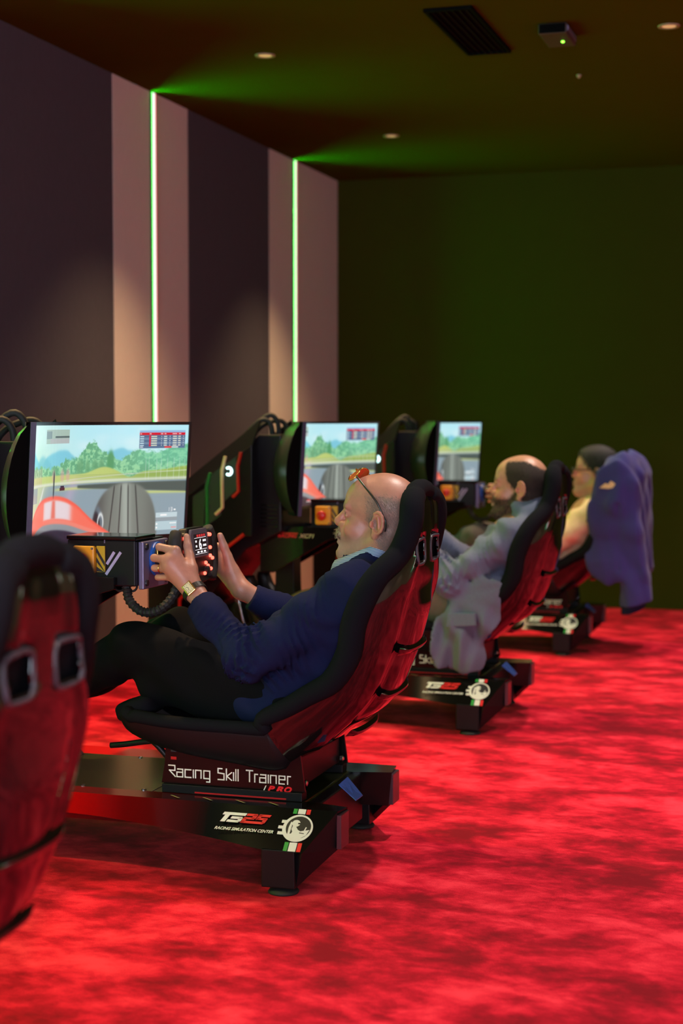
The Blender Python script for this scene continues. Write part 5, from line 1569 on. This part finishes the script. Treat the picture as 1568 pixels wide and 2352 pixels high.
    for s in (-1, 1):
        S = Field(L(-2.60, s * .09 - .08, .28), L(-2.28, s * .09 + .08, .58), .008)
        S.cone(L(-2.36, s * .09, .355), L(-2.40, s * .09, .48), .042, .045, .02); S.cone(L(-2.40, s * .09, .47), L(-2.425, s * .095, .56), .04, .032, .02)
        nets_obj('shoe', S, M_SHOE, body, loc, 1)
man_blazer()

# ------------------------------------------------------------------ the man in the cream shirt (rig 3)
def man_shirt():
    Yc = RIG_Y[3]
    L = lambda x, y, z: np.array((x, Yc + y, z))
    loc = (-1.45, Yc, .36)
    H = Head(L(-1.258, .0, .958), pitch=-.02, k=1.02)
    F = Field(L(-1.93, -.36, .34), L(-1.06, .36, 1.14), .0065)
    FH = Field(L(-1.44, -.13, .76), L(-1.11, .13, 1.14), .0034)
    head_field(FH, H)
    for q in (F, FH):
        q.cone(L(-1.235, 0, .90), L(-1.245, 0, .76), .068, .076, .03); q.cone(L(-1.285, 0, .87), L(-1.285, 0, .76), .05, .052, .03)
    F.cut(L(-1.25, 0, .82), (0, 0, 1), .2)
    F.cone(L(-1.27, -.1, .70), L(-1.27, .1, .70), .11, .11, .05); F.cone(L(-1.29, 0, .70), L(-1.4, 0, .5), .13, .13, .05)
    shL, elL, wrL = L(-1.265, -.18, .735), L(-1.49, -.262, .56), L(-1.715, -.158, .775)
    shR, elR, wrR = L(-1.265, .18, .735), L(-1.50, .262, .58), L(-1.715, .158, .775)
    for a, b, c in ((shL, elL, wrL), (shR, elR, wrR)):
        F.cone(L(-1.26, 0, .73), a, .06, .05, .03); F.cone(a, b, .046, .033, .015); F.cone(b, c, .033, .028, .012)
    for s in (-1, 1):
        F.cone(L(-1.43, s * .1, .47), L(-1.88, s * .11, .6), .075, .05, .03)
        hand_field(F, wrL if s < 0 else wrR, [L(-1.775, s * .165, .884), L(-1.786, s * .172, .860), L(-1.788, s * .171, .834), L(-1.78, s * .163, .809)],
                   [L(-1.829, s * .154, .893), L(-1.842, s * .159, .862), L(-1.842, s * .156, .833), L(-1.835, s * .149, .806)],
                   [L(-1.826, s * .1, .885), L(-1.832, s * .103, .856), L(-1.83, s * .102, .829), L(-1.824, s * .102, .804)],
                   [L(-1.735, s * .147, .832), L(-1.745, s * .135, .868), L(-1.755, s * .128, .895), L(-1.762, s * .12, .921)])
    body = nets_obj('person', [FH, F], M_SKIN, None, loc, 1, skin_colour(H, (.6, .3, .18), brow=(.02, .012, .008), stub=(.2, .12, .08)))
    tag(body, 'dark haired man in glasses and a cream shirt beside the hanging jacket', 'person', 'people driving the simulators')
    eyes(H, body, loc)
    hair_obj('hair', H, L(-1.42, -.13, .83), L(-1.1, .13, 1.16), .0055, lambda f, u, w: np.maximum.reduce([f - (.05 + .55 * np.maximum(0, u - .05)), -(u + .05) + np.maximum(0, f + .03) * 1.4, .026 - np.hypot((f + .004) / .85, u / 1.25), f - .115]),
             M_HBLACK, body, loc, grow=lambda f, u, w: .004 + .016 * np.clip((u - .06) / .06, 0, 1), feather=.007)
    strands('hair_strands', FH, H, lambda f, u, w: np.maximum.reduce([f - (.05 + .55 * np.maximum(0, u - .05)), -(u + .05) + np.maximum(0, f + .03) * 1.4, f - .11]), 6000, .026, .002, lambda f, u, w: (.25 - 1.2 * (f < .03), 0 * w, -.5 + (u > .09) * .4), M_HBLACK, body, loc, .45, 9, .008, .012)
    J = Field(L(-1.80, -.37, .36), L(-1.05, .37, .90), .007)
    J.cone(L(-1.25, -.13, .715), L(-1.25, .13, .715), .10, .10, .06); J.cone(L(-1.31, -.1, .65), L(-1.31, .1, .65), .125, .125, .06)
    J.cone(L(-1.36, -.07, .56), L(-1.36, .07, .56), .14, .14, .06); J.cone(L(-1.44, -.08, .48), L(-1.44, .08, .48), .12, .12, .06); J.cone(L(-1.25, 0, .78), L(-1.26, 0, .82), .1, .088, .03)
    for a, b, c in ((shL, elL, wrL), (shR, elR, wrR)):
        J.cone(a, b, .075, .062, .03); J.cone(b, c, .062, .044, .02)
    folds(J, .005, [(22, 30, 34, 0, 1), (-34, 18, 26, 1.2, .8), (44, -6, 60, 2.2, .6)], .05)
    for w, e in ((wrL, elL), (wrR, elR)):
        J.cut(w + (e - w) * .15, w - e, .115)
    J.cone(L(-1.26, 0, .79), L(-1.275, 0, .90), .07, .09, .006, 's')
    nets_obj('shirt', J, M_SHIRTW, body, loc, 1)
    T = Field(L(-2.56, -.27, .26), L(-1.32, .27, .74), .009)
    T.cone(L(-1.42, -.1, .46), L(-1.42, .1, .46), .11, .11, .04)
    for s in (-1, 1):
        T.cone(L(-1.45, s * .1, .465), L(-1.92, s * .125, .60), .098, .074, .03); T.cone(L(-1.92, s * .125, .60), L(-2.34, s * .09, .385), .072, .05, .03)
    nets_obj('trousers', folds(T, .004, [(26, 18, 40, 0, 1), (50, -20, 24, 1, .7)], .04), M_GTROU, body, loc, 1)
    for s in (-1, 1):
        S = Field(L(-2.60, s * .09 - .08, .28), L(-2.28, s * .09 + .08, .58), .008)
        S.cone(L(-2.36, s * .09, .355), L(-2.40, s * .09, .48), .042, .045, .02); S.cone(L(-2.40, s * .09, .47), L(-2.425, s * .095, .56), .04, .032, .02)
        nets_obj('shoe', S, M_SHOE, body, loc, 1)
    # spectacles
    eo = tuple(H(.13, .02)); e = empty('eyeglasses', eo); tag(e, 'dark framed eyeglasses worn by the man in the cream shirt', 'eyeglasses')
    M_FR = mat('black_spectacle_frame', (.01, .008, .008), .3, noise=.1); M_GL = mat('clear_lens', (.5, .5, .5), .05, noise=.02)
    M_GL.node_tree.nodes['Principled BSDF'].inputs['Transmission Weight'].default_value = 1.
    for s in (-1, 1):
        pt = lambda i, r=1.: tuple(H(.138 - .25 * abs(math.cos(i * math.pi / 12)) * 0 - .012 * (s * (.036 + .025 * r * math.cos(i * math.pi / 12)) / .06) ** 2, .018 + .019 * r * math.sin(i * math.pi / 12), s * (.036 + 0) + .025 * r * math.cos(i * math.pi / 12)))
        MB().tube([pt(i) for i in range(24)], .003, 6, closed=True).build('rim', M_FR, e, smooth=True, off=eo)
        ln = MB(); ln.add([pt(i, .96) for i in range(24)] + [tuple(np.array(pt(i, .96)) + H.B[:, 0] * .0015) for i in range(24)], [tuple(range(24)), tuple(range(47, 23, -1))] + [((i + 1) % 24, i, i + 24, (i + 1) % 24 + 24) for i in range(24)])
        ln.build('lens', M_GL, e, off=eo)
        MB().tube(sm([tuple(H(.127, .026, s * .062)), tuple(H(.09, .026, s * .078)), tuple(H(.03, .022, s * .093)), tuple(H(-.01, .014, s * .095))], 14), .003, 6).build('temple_arm', M_FR, e, smooth=True, off=eo)
    MB().tube([tuple(H(.137, .022, -.012)), tuple(H(.14, .026, 0)), tuple(H(.137, .022, .012))], .0025, 6).build('bridge', M_FR, e, off=eo)
man_shirt()

# ------------------------------------------------------------------ blue jacket hung over the third driver's seat
def hung_jacket():
    Yc = RIG_Y[3]
    L = lambda x, y, z: np.array((x, Yc + y, z))
    loc = (-1.1, Yc, 1.0)
    e = empty('suit_jacket', loc); tag(e, 'violet blue suit jacket draped over the headrest of a seat', 'jacket')
    J = Field(L(-1.36, -.36, .16), L(-.9, .30, 1.12), .0062)
    # shoulders over the head rest
    J.cone(L(-1.10, -.13, 1.0), L(-1.09, .13, .99), .085, .085, .03)
    J.cone(L(-1.10, -.17, .98), L(-1.10, -.21, .90), .075, .085, .04); J.cone(L(-1.08, .17, .96), L(-1.06, .19, .86), .07, .07, .04)
    # near front panel hanging straight down
    for a, b, r in (((-1.135, .93), (-1.17, .70), .10), ((-1.175, .72), (-1.165, .50), .10), ((-1.165, .52), (-1.155, .455), .085), ((-1.19, .60), (-1.185, .50), .075)):
        J.cone(L(a[0], -.275, a[1]), L(b[0], -.30, b[1]), r, r, .03, sy=r / .024)
    J.cone(L(-1.12, -.2, .95), L(-1.13, -.26, .80), .09, .08, .04)
    # back panel behind the seat
    for a, b in (((-1.035, .95), (-1.0, .45)),):
        for y in (-.14, -.04, .06, .14):
            J.cone(L(a[0], y, a[1]), L(b[0], y, b[1]), .05, .035, .04)
    # sleeve
    J.cone(L(-1.06, -.235, .90), L(-1.045, -.25, .66), .075, .07, .03); J.cone(L(-1.045, -.25, .66), L(-1.02, -.235, .42), .07, .072, .03); J.cone(L(-1.02, -.235, .42), L(-1.01, -.23, .27), .072, .082, .02)
    # hollow: clear the seat's own space
    J.cone(L(-1.10, -.10, .96), L(-1.10, .10, .96), .055, .055, .01, 's')
    folds(J, .006, [(30, 18, 8, 0, 1), (52, -14, 6, 1.4, .8), (16, 40, 22, 2.2, .6)], .05)
    folds(J, .0025, [(80, 30, 12, .4, 1), (40, -60, 35, 1, .7)], .05)
    J.cone(L(-1.105, -.34, .80), L(-1.10, -.33, .46), .012, .014, .02, 's')
    J.cut(L(-1.01, -.23, .275), (.25, .1, -1), .12)
    J.cone(L(-1.02, -.233, .34), L(-1.0, -.23, .20), .055, .066, .004, 's')
    # open front edge towards the collar
    nets_obj('jacket_cloth', J, M_BLUEJ, e, loc, 1)
    K = Field(L(-1.14, -.34, .18), L(-.90, -.12, .36), .006)
    K.cone(L(-1.03, -.225, .33), L(-1.03, -.22, .225), .06, .066, .01); K.cut(L(-1.03, -.22, .235), (.35, .2, -1), .14)
    nets_obj('sleeve_lining', K, M_LINING, e, loc, 1)
    hk = MB(); pts = [(-1.205, .893), (-1.19, .905), (-1.175, .918), (-1.16, .912), (-1.145, .93), (-1.125, .918), (-1.115, .897), (-1.16, .889)]
    hk.prism(pts, Yc - .315, Yc - .305).build('pocket_square', M_SHIRTW, e, off=loc)
    lp = MB().add([(-1.235, Yc - .18, 1.0), (-1.20, Yc - .285, .93), (-1.245, Yc - .305, .70), (-1.275, Yc - .295, .72), (-1.24, Yc - .17, .99), (-1.205, Yc - .275, .92), (-1.25, Yc - .295, .69), (-1.28, Yc - .285, .71)], [(0, 1, 2, 3), (7, 6, 5, 4), (0, 4, 5, 1), (1, 5, 6, 2), (2, 6, 7, 3), (3, 7, 4, 0)])
    lp.build('lapel', M_BLUEJ, e, bevel=.004, off=loc)
hung_jacket()
